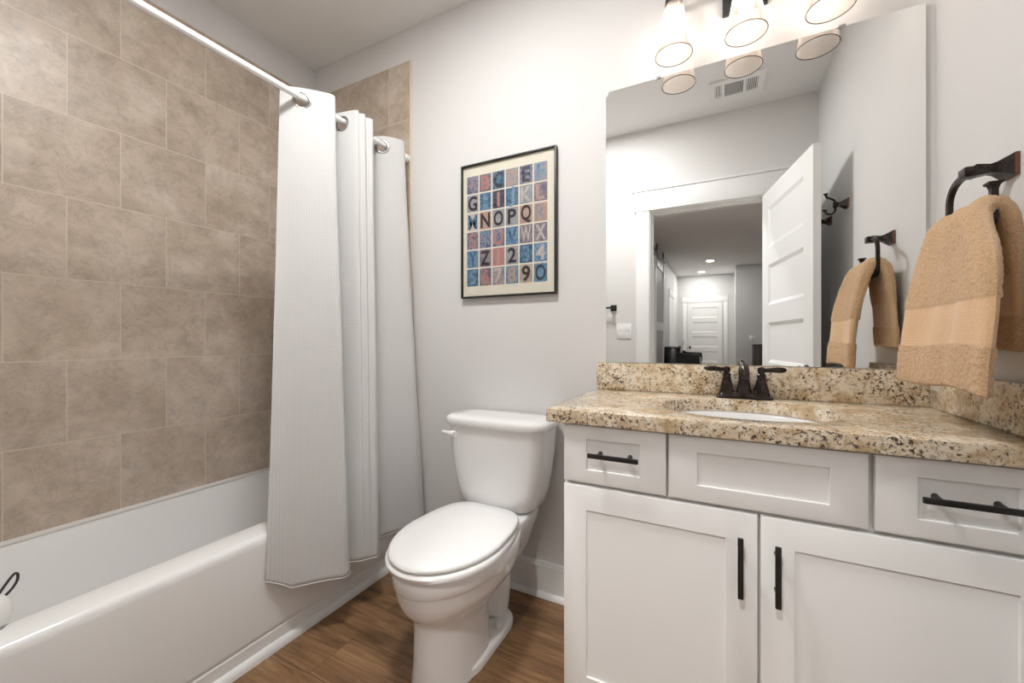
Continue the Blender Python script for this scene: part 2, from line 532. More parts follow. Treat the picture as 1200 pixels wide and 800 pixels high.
# quarter round along the tub
q = MB()
prof = [(-1.4285, 0.0), (-1.409, 0.0)] + [(-1.4285 + 0.0195 * math.cos(a), 0.028 * math.sin(a)) for a in [PI / 2 * k / 6 for k in range(1, 7)]]
q.loft([[Vector((x, y, z)) for x, z in prof] for y in (TY0, YB - 0.017)])
struct('trim_2', q, M['trim'], label='white quarter round along the foot of the tub', cat='trim')
# baseboards
def baseboard(name, x0, x1, y0, y1, ax, label):
    b = MB()
    b.box(x0, x1, y0, y1, 0, 0.132)
    if ax == 'X':      # along X; y0 is the room side
        d = 1 if y0 < y1 else -1
        b.box(x0, x1, y0 + 0.004, y1, 0.130, 0.147, 0.002)
    o = struct(name, b, M['trim'], label=label, cat='baseboard')
    s = MB()
    ys = y0
    prof = [(ys, 0.0), (ys - 0.016, 0.0)] + [(ys - 0.016 * math.cos(a), 0.022 * math.sin(a)) for a in [PI / 2 * k / 5 for k in range(1, 6)]]
    s.loft([[Vector((x, y, z)) for y, z in prof] for x in (x0, x1)])
    s.build('shoe_molding', M['trim'], o)
    return o
baseboard('baseboard_back', -1.4285, -0.402, YB - 0.016, YB, 'X', 'white baseboard behind the toilet')
struct('baseboard_rear', MB().box(-1.425, DX0 - 0.115, YF, YF + 0.015, 0, 0.147, 0.003), M['trim'], label='white baseboard beside the doorway', cat='baseboard')
struct('baseboard_right', MB().box(XR - 0.015, XR, 0.03, 1.12, 0, 0.147, 0.003), M['trim'], label='white baseboard on the right wall', cat='baseboard')

# doorway lining and casing
j = MB()
j.box(DX0 - 0.02, DX0, YF - 0.13, YF + 0.004, 0, DZ)
j.box(DX1, DX1 + 0.02, YF - 0.13, YF + 0.004, 0, DZ)
j.box(DX0 - 0.02, DX1 + 0.02, YF - 0.13, YF + 0.004, DZ, DZ + 0.02)
j.box(DX0, DX0 + 0.012, YF - 0.075, YF - 0.04, 0, DZ - 0.012)
j.box(DX1 - 0.012, DX1, YF - 0.075, YF - 0.04, 0, DZ - 0.012)
j.box(DX0, DX1, YF - 0.075, YF - 0.04, DZ - 0.012, DZ)
struct('trim_3', j, M['trim'], label='white lining of the doorway with its stop', cat='trim')
def casing(name, x0, x1, ztop, y, d, wdt, head, over, label, mat, legs=(True, True)):
    """flat craftsman casing on a wall facing d (+1/-1 along Y)"""
    c = MB()
    ya, yb = (y, y + d * 0.017)
    yc = y + d * 0.022
    lo = lambda a, b: (min(a, b), max(a, b))
    if legs[0]: c.box(x0 - wdt, x0, *lo(ya, yb), 0, ztop, 0.0015)
    if legs[1]: c.box(x1, x1 + wdt, *lo(ya, yb), 0, ztop, 0.0015)
    c.box(x0 - wdt - over, x1 + wdt + over, *lo(ya, yc), ztop, ztop + head, 0.0015)
    c.box(x0 - wdt - over - 0.015, x1 + wdt + over + 0.015, *lo(ya, y + d * 0.030), ztop + head, ztop + head + 0.012, 0.001)
    return struct(name, c, mat, label=label, cat='door casing')
casing('trim_4', DX0 - 0.008, DX1 + 0.008, DZ + 0.012, YF, 1, 0.098, 0.150, 0.016, 'white flat casing around the doorway', M['trim'])

# ---- panelled doors
def door_mb(wd, ht, th, panels, stile, gap, top, bot, depth, slope):
    """leaf in local coordinates: x 0..wd, y 0..th, z 0..ht"""
    d = MB()
    ph = (ht - top - bot - gap * (panels - 1)) / panels
    d.box(0, stile, 0, th, 0, ht); d.box(wd - stile, wd, 0, th, 0, ht)
    z = bot
    d.box(stile, wd - stile, 0, th, 0, bot)
    for i in range(panels):
        d.panel(stile, wd - stile, z, z + ph, 0, depth, slope, 1)
        d.panel(stile, wd - stile, z, z + ph, th, depth, slope, -1)
        z += ph
        hh = gap if i < panels - 1 else top
        d.box(stile, wd - stile, 0, th, z, z + hh)
        z += hh
    return d
def knob(parent, x, z, th, mtx, mat):
    k = MB()
    for y, s in ((0, -1), (th, 1)):
        k.lathe([(0.030, 0), (0.030, s * 0.006), (0.012, s * 0.012), (0.010, s * 0.022), (0.020, s * 0.028), (0.025, s * 0.038), (0.020, s * 0.047), (0.006, s * 0.050)], (x, y, z), 20, 'Y')
    return k.build('door_knob', mat, parent, mtx=mtx)
ang = math.atan2(0.758, 0.157)
Md = Matrix.Translation((0.286, YF + 0.012, 0.008)) @ Matrix.Rotation(ang, 4, 'Z')
dr = struct('door_1', door_mb(0.778, 2.088, 0.035, 5, 0.112, 0.115, 0.115, 0.20, 0.009, 0.022), M['trim'], mtx=Md, smooth=None, label='open white bathroom door with five sunken panels', cat='door')
knob(dr, 0.712, 0.945, 0.035, Md, M['black'])
h = MB()
for z in (0.2, 1.03, 1.86):
    h.lathe([(0.006, 0), (0.006, 0.09)], (-0.004, -0.004, z), 10)
h.build('hinge', M['black'], dr, mtx=Md)

# ---- hallway behind the doorway
struct('wall_hall_left', MB().box(HXL - T, HXL, HY, YF - 0.12, 0, ZC), M['hall_wall'], label='left hallway wall seen through the doorway', cat='wall')
struct('wall_hall_right', MB().box(HXR, HXR + T, HY, YF, 0, ZC), M['hall_wall'], label='right hallway wall', cat='wall')
struct('wall_hall_end', MB().box(HXL - T, HXR + T, HY - T, HY, 0, ZC), M['hall_wall'], label='far end wall of the hallway', cat='wall')
struct('wall_hall_return', MB().box(0.285, HXR, HY, -6.85, 0, ZC), M['hall_wall'], label='wall corner beside the far hallway door', cat='wall')
FX0, FX1, FZ = -0.767, 0.035, 2.04
Mf = Matrix.Translation((FX0, HY + 0.002, 0.008))
fd = struct('door_2', door_mb(FX1 - FX0, FZ, 0.035, 5, 0.115, 0.11, 0.115, 0.2, 0.010, 0.022), M['trim'], mtx=Mf, smooth=None, label='closed white panelled door at the far end of the hallway', cat='door')
knob(fd, 0.065, 0.92, 0.035, Mf, M['black'])
casing('trim_5', FX0 - 0.01, FX1 + 0.01, FZ + 0.02, HY, 1, 0.10, 0.15, 0.012, 'white casing around the far hallway door', M['trim'])
# side door on the left hallway wall
sd = MB()
Y0, Y1 = -6.95, -6.10
for a, b_ in ((Y0 - 0.10, Y0), (Y1, Y1 + 0.10)):
    sd.box(HXL, HXL + 0.017, a, b_, 0, 2.07, 0.0015)
sd.box(HXL, HXL + 0.022, Y0 - 0.112, Y1 + 0.112, 2.07, 2.22, 0.0015)
struct('trim_6', sd, M['trim'], label='white casing on the left hallway wall', cat='door casing')
Ms = Matrix.Translation((HXL + 0.012, Y0, 0.008)) @ Matrix.Rotation(PI / 2, 4, 'Z')
sdoor = struct('door_3', door_mb(Y1 - Y0, 2.055, 0.010, 5, 0.115, 0.11, 0.115, 0.2, 0.006, 0.02), M['trim'], mtx=Ms, smooth=None, label='closed white door in the left hallway wall', cat='door')

# sliding barn door
bd = thing('barn_door', 'pale sliding barn door with two grey panels hung on a black rail in the hallway', 'sliding door', (HXL + 0.05, -4.2, 0.02))
BY0, BY1, BX = -4.73, -3.60, HXL + 0.025
b = MB()
for a, b_, c, d in ((BY0, BY0 + 0.13, 0.02, 2.47), (BY1 - 0.13, BY1, 0.02, 2.47)):
    b.box(BX, BX + 0.04, a, b_, c, d, 0.002)
for c, d in ((0.02, 0.24), (1.28, 1.42), (2.33, 2.47)):
    b.box(BX, BX + 0.04, BY0 + 0.13, BY1 - 0.13, c, d, 0.002)
b.build('door_frame', M['barn'], bd)
b = MB()
for c, d in ((0.24, 1.28), (1.42, 2.33)):
    b.box(BX + 0.010, BX + 0.026, BY0 + 0.13, BY1 - 0.13, c, d)
b.build('door_panel', M['barn_panel'], bd)
b = MB(); b.box(BX + 0.018, BX + 0.026, -4.95, -2.6, 2.56, 2.60, 0.001)
b.build('rail', M['black'], bd)
for yy in (BY0 + 0.16, BY1 - 0.16):
    b = MB()
    b.box(BX + 0.041, BX + 0.047, yy - 0.022, yy + 0.022, 2.26, 2.64, 0.002)
    b.build('strap', M['black'], bd)
    b = MB()
    b.lathe([(0.052, 0.0), (0.058, 0.004), (0.058, 0.016), (0.052, 0.020)], (BX + 0.028, yy, 2.65), 24, 'X')
    b.build('roller', M['black'], bd)

# recessed ceiling lights in the hallway; the doorway one is an added, unseen fill
for i, (x, y, lab) in enumerate(((-0.20, -6.05, 'lit recessed ceiling light in the hallway, nearer of the two'), (-0.42, -7.45, 'lit recessed ceiling light close to the far hallway door'), (-0.25, -0.75, 'added unseen fill light just outside the bathroom doorway'))):
    r = thing('recessed_light', lab, 'ceiling light', (x, y, ZC - 0.004), 'hallway ceiling lights')
    MB().lathe([(0.062, 0.002), (0.090, -0.001), (0.092, 0.0038), (0.062, 0.0038)], (x, y, ZC - 0.004), 28, cap0=False, cap1=False).build('trim_ring', M['trim'], r)
    MB().lathe([(0.063, 0.0), (0.063, 0.002)], (x, y, ZC - 0.0035), 28).build('lens', M['doorway_fill' if i == 2 else 'downlight'], r)

# upright piano in the hallway
pn = thing('upright_piano', 'black upright piano against the left hallway wall', 'piano', (-0.66, -5.45, 0))
p = MB()
PX, PY0, PY1 = HXL + 0.02, -6.02, -4.86
p.box(PX, PX + 0.24, PY0, PY1, 0.0, 0.955, 0.006)
p.box(PX - 0.008 + 0.008, PX + 0.26, PY0 - 0.01, PY1 + 0.01, 0.955, 0.985, 0.006)
p.build('case', M['piano'], pn)
prof = [(PX + 0.24, 0.955), (PX + 0.27, 0.90), (PX + 0.34, 0.865), (PX + 0.62, 0.855), (PX + 0.635, 0.80), (PX + 0.635, 0.66), (PX + 0.24, 0.64)]
for y0, y1 in ((PY0, PY0 + 0.05), (PY1 - 0.05, PY1)):
    MB().loft([[Vector((x, y, z)) for x, z in prof] for y in (y0, y1)]).build('cheek', M['piano'], pn)
MB().box(PX + 0.24, PX + 0.63, PY0 + 0.05, PY1 - 0.05, 0.66, 0.74, 0.004).build('key_bed', M['piano'], pn)
MB().box(PX + 0.44, PX + 0.61, PY0 + 0.06, PY1 - 0.06, 0.74, 0.762, 0.002).build('keyboard', M['keys'], pn)
for y in (PY0 + 0.035, PY1 - 0.035):
    MB().lathe([(0.035, 0), (0.022, 0.05), (0.030, 0.3), (0.022, 0.56), (0.035, 0.62), (0.035, 0.66)], (PX + 0.59, y, 0), 16).build('leg', M['piano'], pn)
MB().box(PX + 0.26, PX + 0.275, PY0 + 0.2, PY1 - 0.2, 0.80, 1.0, 0.003).build('music_rest', M['piano'], pn)
b = MB(); b.box(-0.15, 0.15, 0, 0.02, 0, 0.23, 0.002); b.mi = 1; b.box(-0.145, 0.145, -0.002, 0.0, 0.006, 0.224)
base_origin(tag(b.build('songbook', [M['trim'], M['barn_panel']], mtx=Matrix.Translation((PX + 0.285, -5.2, 0.865)) @ Matrix.Rotation(-PI / 2, 4, 'Z') @ Matrix.Rotation(-0.15, 4, 'X')), 'pale music book leaning on the black piano', 'book'))
# dark cabinet at the hallway corner
cb = thing('console_cabinet', 'dark wooden cabinet edge at the right of the hallway', 'cabinet', (0.75, -6.6, 0))
c = MB(); c.box(0.59, 1.0, -6.845, -6.40, 0.08, 1.0, 0.004); c.box(0.60, 0.985, -6.84, -6.41, 0, 0.08)
c.build('body', M['walnut'], cb)
MB().box(0.58, 1.01, -6.848, -6.385, 1.0, 1.025, 0.004).build('top', M['walnut'], cb)
for x0, x1 in ((0.60, 0.785), (0.80, 0.985)):
    dd = MB().box(x0, x1, -6.40, -6.384, 0.10, 0.98, 0.003).build('door', M['walnut'], cb)
    MB().lathe([(0.008, 0), (0.008, 0.012), (0.014, 0.018), (0.010, 0.028)], (0.77 if x0 < 0.65 else 0.815, -6.384, 0.55), 14, 'Y').build('knob', M['chrome'], dd)

# ================================================================== BATHTUB
tub = thing('bathtub', 'white alcove bathtub along the tiled wall', 'bathtub', (-1.81, 0.88, 0))
A0, A1 = XL + 0.0093, TY0 + 0.0003          # behind the tile line
A2 = YB - 0.0093
t = MB()
def L(xf, z, e=0.0, r=0.004):
    return rrect(A0 + e, xf, A1 + e, A2 - e, r, z, 8)
loops = [L(-1.430, 0.0), L(-1.430, 0.064), L(-1.437, 0.068), L(-1.437, 0.077), L(-1.4295, 0.081), L(-1.4285, 0.392, r=0.006), L(-1.4300, 0.408, r=0.008),
         L(-1.436, 0.419, 0.0005, 0.010), L(-1.446, 0.4235, 0.001, 0.012)]
def I(x0, x1, y0, y1, r, z):
    return rrect(x0, x1, y0, y1, r, z, 8)
loops += [I(-2.128, -1.530, A1 + 0.085, 1.548, 0.10, 0.4245), I(-2.133, -1.540, A1 + 0.092, 1.541, 0.10, 0.4225), I(-2.130, -1.549, A1 + 0.100, 1.535, 0.10, 0.412),
          I(-2.112, -1.562, A1 + 0.115, 1.515, 0.11, 0.34), I(-2.092, -1.580, A1 + 0.14, 1.46, 0.12, 0.20), I(-2.075, -1.600, A1 + 0.165, 1.40, 0.13, 0.125),
          I(-2.045, -1.635, A1 + 0.20, 1.35, 0.13, 0.092), I(-1.98, -1.70, A1 + 0.28, 1.26, 0.12, 0.082)]
t.loft(loops)
t.build('basin', M['acrylic'], tub, smooth=40)
MB().lathe([(0.0, 0.006), (0.030, 0.005), (0.034, 0.0), (0.0, 0.0)], (-1.84, 0.46, 0.0825), 24, cap0=False, cap1=False).build('drain', M['chrome'], tub)

# bath scrubber on the rim
sc = thing('bath_scrubber', 'small white rounded bath scrubber with black loop on the tub rim', 'bath scrubber', (-1.535, 0.300, 0.4245))
s = MB()
s.lathe([(0.004, 0.0), (0.022, 0.002), (0.034, 0.014), (0.038, 0.034), (0.034, 0.056), (0.024, 0.069), (0.010, 0.075), (0.002, 0.0755)], (-1.540, 0.285, 0.4245), 28)
s.build('sponge', M['sponge'], sc)
lp = catmull([(-1.556, 0.300, 0.490), (-1.572, 0.311, 0.497), (-1.590, 0.327, 0.510), (-1.604, 0.338, 0.514), (-1.609, 0.344, 0.508), (-1.603, 0.342, 0.496), (-1.588, 0.332, 0.487), (-1.572, 0.319, 0.482), (-1.558, 0.306, 0.479)], 50)
MB().tube(lp, 0.0029, 10).build('hanging_loop', M['cord'], sc)

# ================================================================== TOILET
TX = -0.832
toilet = thing('toilet', 'white two piece toilet between tub and vanity', 'toilet', (TX, 1.25, 0))
def egg(hw, yf, yb, z, n=40, pf=2.0, pb=3.2, split=0.42):
    """plan outline: rounded front (towards -Y), squarer back; widest at split of the length from the back"""
    ym = yb - (yb - yf) * split
    pts = []
    for k in range(n):
        a = 2 * PI * k / n
        c_, s_ = math.cos(a), math.sin(a)
        if s_ < 0:
            p = pf; ry = ym - yf
        else:
            p = pb; ry = yb - ym
        x = hw * math.copysign(abs(c_) ** (2 / p), c_)
        y = ry * math.copysign(abs(s_) ** (2 / p), s_)
        pts.append(Vector((TX + x, ym + y, z)))
    return pts
t = MB()
secs = [(0.108, 0.985, 1.30, 0.0), (0.104, 0.985, 1.30, 0.02), (0.098, 0.990, 1.30, 0.08), (0.097, 0.992, 1.30, 0.17), (0.101, 0.992, 1.31, 0.212),
        (0.116, 0.988, 1.33, 0.228), (0.138, 0.968, 1.36, 0.245), (0.158, 0.950, 1.39, 0.270), (0.172, 0.937, 1.415, 0.302), (0.179, 0.930, 1.43, 0.335), (0.181, 0.928, 1.43, 0.341), (0.186, 0.925, 1.43, 0.345),
        (0.187, 0.924, 1.43, 0.388), (0.184, 0.929, 1.43, 0.396)]
t.loft([egg(a, b_, c, z) for a, b_, c, z in secs])
# deck carrying the tank, trapway and foot flange, one casting with the bowl
t.loft([rrect(TX - a, TX + a, y0, 1.585, 0.04, z) for a, y0, z in ((0.08, 1.24, 0.20), (0.11, 1.26, 0.26), (0.135, 1.30, 0.34), (0.150, 1.32, 0.375), (0.155, 1.32, 0.407), (0.150, 1.325, 0.413))])
tw = [(0, 1.24, 0.23), (0, 1.33, 0.26), (0, 1.40, 0.24), (0, 1.44, 0.17), (0, 1.44, 0.09), (0, 1.42, 0.02)]
t.tube([(TX + a, b_, c) for a, b_, c in catmull(tw, 18)], [0.072 + 0.0 * k for k in range(18)], 20)
t.loft([rrect(TX - a, TX + a, 1.08, yb, r, z) for a, yb, r, z in ((0.114, 1.47, 0.09, 0.0), (0.114, 1.47, 0.09, 0.018), (0.108, 1.462, 0.085, 0.027), (0.090, 1.44, 0.07, 0.031))])
t.build('bowl', M['porcelain'], toilet, smooth=50)
for s_ in (-1, 1):
    MB().lathe([(0.017, 0), (0.017, 0.012), (0.012, 0.021), (0.004, 0.024)], (TX + s_ * 0.085, 1.335, 0.029), 18).build('bolt_cap', M['plastic'], toilet)
# seat ring and lid
def eg(hw, yf, yb, z):
    out = egg(hw, yf, yb, z, 72, 2.0, 4.6, 0.50)
    ym = (yf + yb) / 2
    for p_ in out:
        if p_.y > ym:                      # the ring narrows towards the hinges
            p_.x = TX + (p_.x - TX) * (1 - 0.17 * ((p_.y - ym) / (yb - ym)) ** 1.6)
    return out
t = MB()
t.loft([eg(0.187, 0.917, 1.40, 0.3985), eg(0.193, 0.911, 1.405, 0.402), eg(0.194, 0.909, 1.405, 0.413), eg(0.188, 0.915, 1.40, 0.420)])
t.build('seat', M['plastic'], toilet, smooth=50)
t = MB()
t.loft([eg(0.180, 0.924, 1.420, 0.4225), eg(0.186, 0.918, 1.426, 0.4255), eg(0.188, 0.915, 1.428, 0.432), eg(0.186, 0.918, 1.426, 0.438), eg(0.178, 0.928, 1.418, 0.442), eg(0.14, 0.97, 1.37, 0.4435), eg(0.06, 1.08, 1.28, 0.4445)])
t.build('seat_lid', M['plastic'], toilet, smooth=50)
for s_ in (-1, 1):
    MB().box(TX + s_ * 0.075 - 0.022, TX + s_ * 0.075 + 0.022, 1.400, 1.432, 0.412, 0.430, 0.006, 3).build('seat_hinge', M['plastic'], toilet)
# tank
def tk(hw, yf, yb, z, bow=0.018, r=0.045):
    """rounded tank section with a bowed front"""
    pts = []
    for p_ in rrect(TX - hw, TX + hw, yf, yb, r, z, 7):
        pts.append(p_)
    out = []
    # add points along the front so that it can bow
    n = len(pts)
    for i, p_ in enumerate(pts):
        out.append(p_)
        nx = pts[(i + 1) % n]
        if i in (7, 23):
            for k in range(1, 10):
                out.append(p_.lerp(nx, k / 10))
    for p_ in out:
        if p_.y < (yf + yb) / 2:
            u = (p_.x - TX) / hw
            f = (1 - (p_.y - yf) / (yb - yf))
            p_.y -= bow * max(0, 1 - u * u) * f
    return out
def tkn(*a, **k):
    return tk(*a, **k)
t = MB()
t.loft([tk(0.135, 1.475, 1.575, 0.414, 0.012, 0.04), tk(0.160, 1.452, 1.600, 0.421, 0.014, 0.05), tk(0.176, 1.442, 1.612, 0.440), tk(0.190, 1.437, 1.615, 0.49), tk(0.204, 1.432, 1.617, 0.56), tk(0.216, 1.427, 1.619, 0.65), tk(0.223, 1.423, 1.621, 0.752)], True, True)
t.build('tank', M['porcelain'], toilet, smooth=50)
t = MB()
t.loft([tk(0.222, 1.422, 1.622, 0.7525, 0.018, 0.05), tk(0.232, 1.413, 1.626, 0.754, 0.018, 0.055), tk(0.237, 1.409, 1.628, 0.762, 0.018, 0.055), tk(0.237, 1.409, 1.628, 0.778, 0.018, 0.055), tk(0.232, 1.414, 1.626, 0.787, 0.018, 0.055), tk(0.222, 1.428, 1.615, 0.791, 0.018, 0.05), tk(0.15, 1.48, 1.57, 0.792, 0.01, 0.03)])
t.build('tank_lid', M['porcelain'], toilet, smooth=50)
t = MB()
t.lathe([(0.019, 0.0), (0.019, -0.008), (0.014, -0.014)], (TX - 0.178, 1.427, 0.712), 20, 'Y')
t.tube(catmull([(TX - 0.176, 1.412, 0.714), (TX - 0.190, 1.404, 0.717), (TX - 0.207, 1.401, 0.720), (TX - 0.226, 1.402, 0.721)], 14), [0.0125 - 0.0005 * k for k in range(14)], 12, flat=(0.6, 1.0))
t.build('flush_lever', M['plastic'], toilet)

# ================================================================== VANITY
VX0, VX1, VY = -0.402, 0.5625, 1.100        # cabinet sides and face of the fronts
van = thing('vanity_cabinet', 'white shaker vanity cabinet under the granite counter', 'cabinet', (0.08, 1.37, 0))
c = MB()
c.box(VX0 + 0.001, VX1, VY + 0.020, VY + 0.038, 0.10, 0.874)
c.box(VX0 + 0.013, VX1, VY + 0.038, YB - 0.001, 0.10, 0.118)
c.box(VX1 - 0.016, VX1, VY + 0.038, YB - 0.001, 0.118, 0.874)
c.box(VX0 + 0.013, VX1 - 0.016, YB - 0.008, YB - 0.001, 0.118, 0.874)
c.box(VX0 + 0.004, VX1, VY + 0.09, YB - 0.001, 0.0, 0.10)
c.build('body', M['gap'], van)
c = MB(); c.box(VX0 - 0.001, VX0 + 0.012, VY + 0.019, YB - 0.001, 0.0, 0.8745, 0.001)
c.build('side_panel', M['cabinet'], van)
def front(x0, x1, z0, z1, rail, name, rail_z=None):
    rz = rail if rail_z is None else rail_z
    f = MB()
    y0, y1 = VY, VY + 0.019
    def rc(e, y):
        g_ = e if e < 0.01 else e - rail + rz
        return [Vector((x0 + e, y, z0 + g_)), Vector((x1 - e, y, z0 + g_)), Vector((x1 - e, y, z1 - g_)), Vector((x0 + e, y, z1 - g_))]
    f.loft([rc(0, y1), rc(0, y0 + 0.0014), rc(0.0005, y0 + 0.0004), rc(0.0014, y0), rc(rail - 0.0008, y0), rc(rail, y0 + 0.0008), rc(rail + 0.0004, y0 + 0.0055)])
    return f.build(name, M['cabinet'], van)
def pull(front_, p0, p1, label=None):
    """flat black bar pull with two round posts"""
    p0, p1 = Vector(p0), Vector(p1)
    d = (p1 - p0).normalized()
    b_ = MB()
    vertical = abs(d.z) > 0.5
    mid = (p0 + p1) / 2; ln = (p1 - p0).length / 2
    if vertical:
        b_.box(mid.x - 0.006, mid.x + 0.006, VY - 0.034, VY - 0.026, mid.z - ln, mid.z + ln, 0.0015)
    else:
        b_.box(mid.x - ln, mid.x + ln, VY - 0.034, VY - 0.026, mid.z - 0.006, mid.z + 0.006, 0.0015)
    for s_ in (-1, 1):
        c_ = mid + d * (s_ * ln * 0.60)
        dep = 0.020 if not vertical else 0.013
        b_.lathe([(0.007, 0.008), (0.005, -0.004), (0.005, -0.028)], (c_.x, VY, c_.z), 14, 'Y')
    return b_.build('handle', M['black'], front_)
d1 = front(-0.400, -0.1255, 0.7125, 0.871, 0.066, 'drawer', 0.037)
d2 = front(-0.1185, 0.2755, 0.7125, 0.871, 0.066, 'drawer', 0.039)
d3 = front(0.2865, 0.5595, 0.7125, 0.871, 0.066, 'drawer', 0.037)
o1 = front(-0.400, 0.0755, 0.105, 0.7015, 0.066, 'door')
o2 = front(0.0815, 0.5595, 0.105, 0.7015, 0.066, 'door')
for o_, l_ in ((d1, 'left drawer front'), (d2, 'wide blank drawer front below the sink'), (d3, 'right drawer front'), (o1, 'left cabinet door'), (o2, 'right cabinet door')):
    o_['label'] = l_
pull(d1, (-0.322, 0, 0.7975), (-0.189, 0, 0.7975))
pull(d3, (0.350, 0, 0.7985), (0.496, 0, 0.7985))
pull(o1, (0.040, 0, 0.515), (0.040, 0, 0.654))
pull(o2, (0.1130, 0, 0.514), (0.1130, 0, 0.651))

# ---- countertop with an oval sink cut-out
ctop = thing('countertop', 'cream and gold speckled granite countertop with backsplash', 'countertop', (0.06, 1.36, 0.8755))
CX0, CX1, CY0, CY1, CZ0, CZ1 = -0.449, 0.5640, 1.086, YB - 0.001, 0.8755, 0.914
SX, SY, SRX, SRY = 0.056, 1.342, 0.216, 0.182
def counter_mesh():
    m = MB()
    n = 64
    ds = [(math.cos(2 * PI * k / n), math.sin(2 * PI * k / n)) for k in range(n)]
    # outer rectangle sampled by direction, with exact corners
    angs = sorted(set([2 * PI * k / n for k in range(n)] + [math.atan2(cy - SY, cx - SX) % (2 * PI) for cx in (CX0, CX1) for cy in (CY0, CY1)]))
    def outer(a, e, z):
        c_, s_ = math.cos(a), math.sin(a)
        x0, x1, y0, y1 = CX0 + e, CX1 - e, CY0 + e, CY1 - e
        tx = ((x1 - SX) / c_) if c_ > 1e-9 else ((x0 - SX) / c_) if c_ < -1e-9 else 1e9
        ty = ((y1 - SY) / s_) if s_ > 1e-9 else ((y0 - SY) / s_) if s_ < -1e-9 else 1e9
        t_ = min(tx, ty)
        return Vector((SX + c_ * t_, SY + s_ * t_, z))
    def inner(a, g, z):
        c_, s_ = math.cos(a), math.sin(a)
        p = 2.25
        r = 1.0 / ((abs(c_) / (SRX + g)) ** p + (abs(s_) / (SRY + g)) ** p) ** (1 / p)
        return Vector((SX + c_ * r, SY + s_ * r, z))
    seq = [[inner(a, 0.0, CZ0) for a in angs], [inner(a, 0.0, CZ1 - 0.003) for a in angs], [inner(a, 0.001, CZ1 - 0.001) for a in angs], [inner(a, 0.003, CZ1) for a in angs],
           [outer(a, 0.004, CZ1) for a in angs], [outer(a, 0.0012, CZ1 - 0.0012) for a in angs], [outer(a, 0.0, CZ1 - 0.004) for a in angs], [outer(a, 0.0, CZ0 + 0.002) for a in angs], [outer(a, 0.002, CZ0) for a in angs]]
    m.loft(seq, False, False)
    # underside
    seq2 = [[outer(a, 0.002, CZ0) for a in angs], [inner(a, 0.0, CZ0) for a in angs]]
    m.loft(seq2, False, False)
    bmesh.ops.remove_doubles(m.bm, verts=m.bm.verts, dist=1e-5)
    return m, angs, inner
cm, angs, inner = counter_mesh()
cm.build('slab', M['granite'], ctop, smooth=30)
MB().box(-0.449, CX1, YB - 0.021, YB - 0.001, CZ1 + 0.0003, 1.020, 0.0015).build('backsplash', M['granite'], ctop)
MB().box(XR - 0.021, XR - 0.001, CY0 + 0.002, YB - 0.0215, CZ1 + 0.0003, 1.020, 0.0015).build('side_splash', M['granite'], ctop)
# undermount sink bowl
sink = thing('sink', 'white oval undermount sink in the granite counter', 'sink', (SX, SY, 0.74))
s = MB()
sec = [(0.012, 0.8750), (0.010, 0.8752), (0.003, 0.8752), (-0.002, 0.868), (-0.008, 0.84), (-0.022, 0.80), (-0.050, 0.765), (-0.095, 0.745), (-0.150, 0.740)]
s.loft([[inner(a, g, z) for a in angs] for g, z in sec], False, True)
s.build('basin', M['porcelain'], sink, smooth=60)
MB().lathe([(0.0, 0.004), (0.018, 0.004), (0.022, 0.001), (0.022, -0.002)], (SX, SY, 0.7415), 20, cap0=False, cap1=False).build('drain', M['bronze'], sink)

# ---- faucet
FX, FY = 0.068, 1.577
fa = thing('faucet', 'dark bronze two handle faucet behind the sink', 'faucet', (FX, FY, 0.914))
f = MB()
f.loft([rrect(FX - a, FX + a, FY - b_, FY + b_, r, 0.9143 + z, 6) for a, b_, r, z in ((0.083, 0.030, 0.012, 0.0), (0.083, 0.030, 0.012, 0.006), (0.078, 0.026, 0.012, 0.010), (0.074, 0.023, 0.012, 0.018), (0.070, 0.020, 0.012, 0.020))])
f.build('base_plate', M['bronze'], fa)
f = MB()
zb = 0.933
f.loft([rrect(FX - a, FX + a, FY - b_, FY + b_, 0.006, z, 4) for a, b_, z in ((0.023, 0.020, zb), (0.020, 0.018, zb + 0.012), (0.0155, 0.016, zb + 0.042), (0.0145, 0.0155, zb + 0.060), (0.0165, 0.017, zb + 0.064), (0.0165, 0.017, zb + 0.070))])
sp = catmull([(FX, FY + 0.002, zb + 0.066), (FX, FY - 0.002, zb + 0.078), (FX, FY - 0.018, zb + 0.089), (FX, FY - 0.044, zb + 0.088), (FX, FY - 0.072, zb + 0.076), (FX, FY - 0.092, zb + 0.058)], 24)
f.tube(sp, [0.0165 - 0.0002 * k for k in range(24)], 16)
f.build('spout', M['bronze'], fa)
f = MB(); f.tube([(FX, FY + 0.022, zb - 0.012), (FX, FY + 0.022, zb + 0.086)], 0.0025, 8); f.lathe([(0.002, 0), (0.006, 0.004), (0.0065, 0.012), (0.003, 0.018)], (FX, FY + 0.022, zb + 0.086), 14)
f.build('lift_rod', M['bronze'], fa)
for s_ in (-1, 1):
    x = FX + s_ * 0.051
    f = MB()
    f.loft([rrect(x - a, x + a, FY - a, FY + a, 0.006, z, 4) for a, z in ((0.023, zb), (0.021, zb + 0.008), (0.0175, zb + 0.025), (0.0125, zb + 0.048), (0.011, zb + 0.054))])
    f.lathe([(0.012, 0.0), (0.0135, 0.003), (0.0135, 0.008), (0.009, 0.012), (0.010, 0.017), (0.0125, 0.022), (0.010, 0.031), (0.003, 0.034)], (x, FY, zb + 0.054), 20)
    hd = f.build('handle', M['bronze'], fa)
    f = MB()
    pts = [(x + s_ * u, FY, zb + 0.076 + z) for u, z in ((0.0, 0.0), (0.012, 0.001), (0.028, 0.002), (0.048, 0.003), (0.062, 0.0035), (0.070, 0.0035))]
    f.tube(pts, [0.007, 0.0065, 0.0075, 0.0095, 0.0085, 0.004], 14, flat=(0.62, 1.0))
    f.build('lever', M['bronze'], hd)

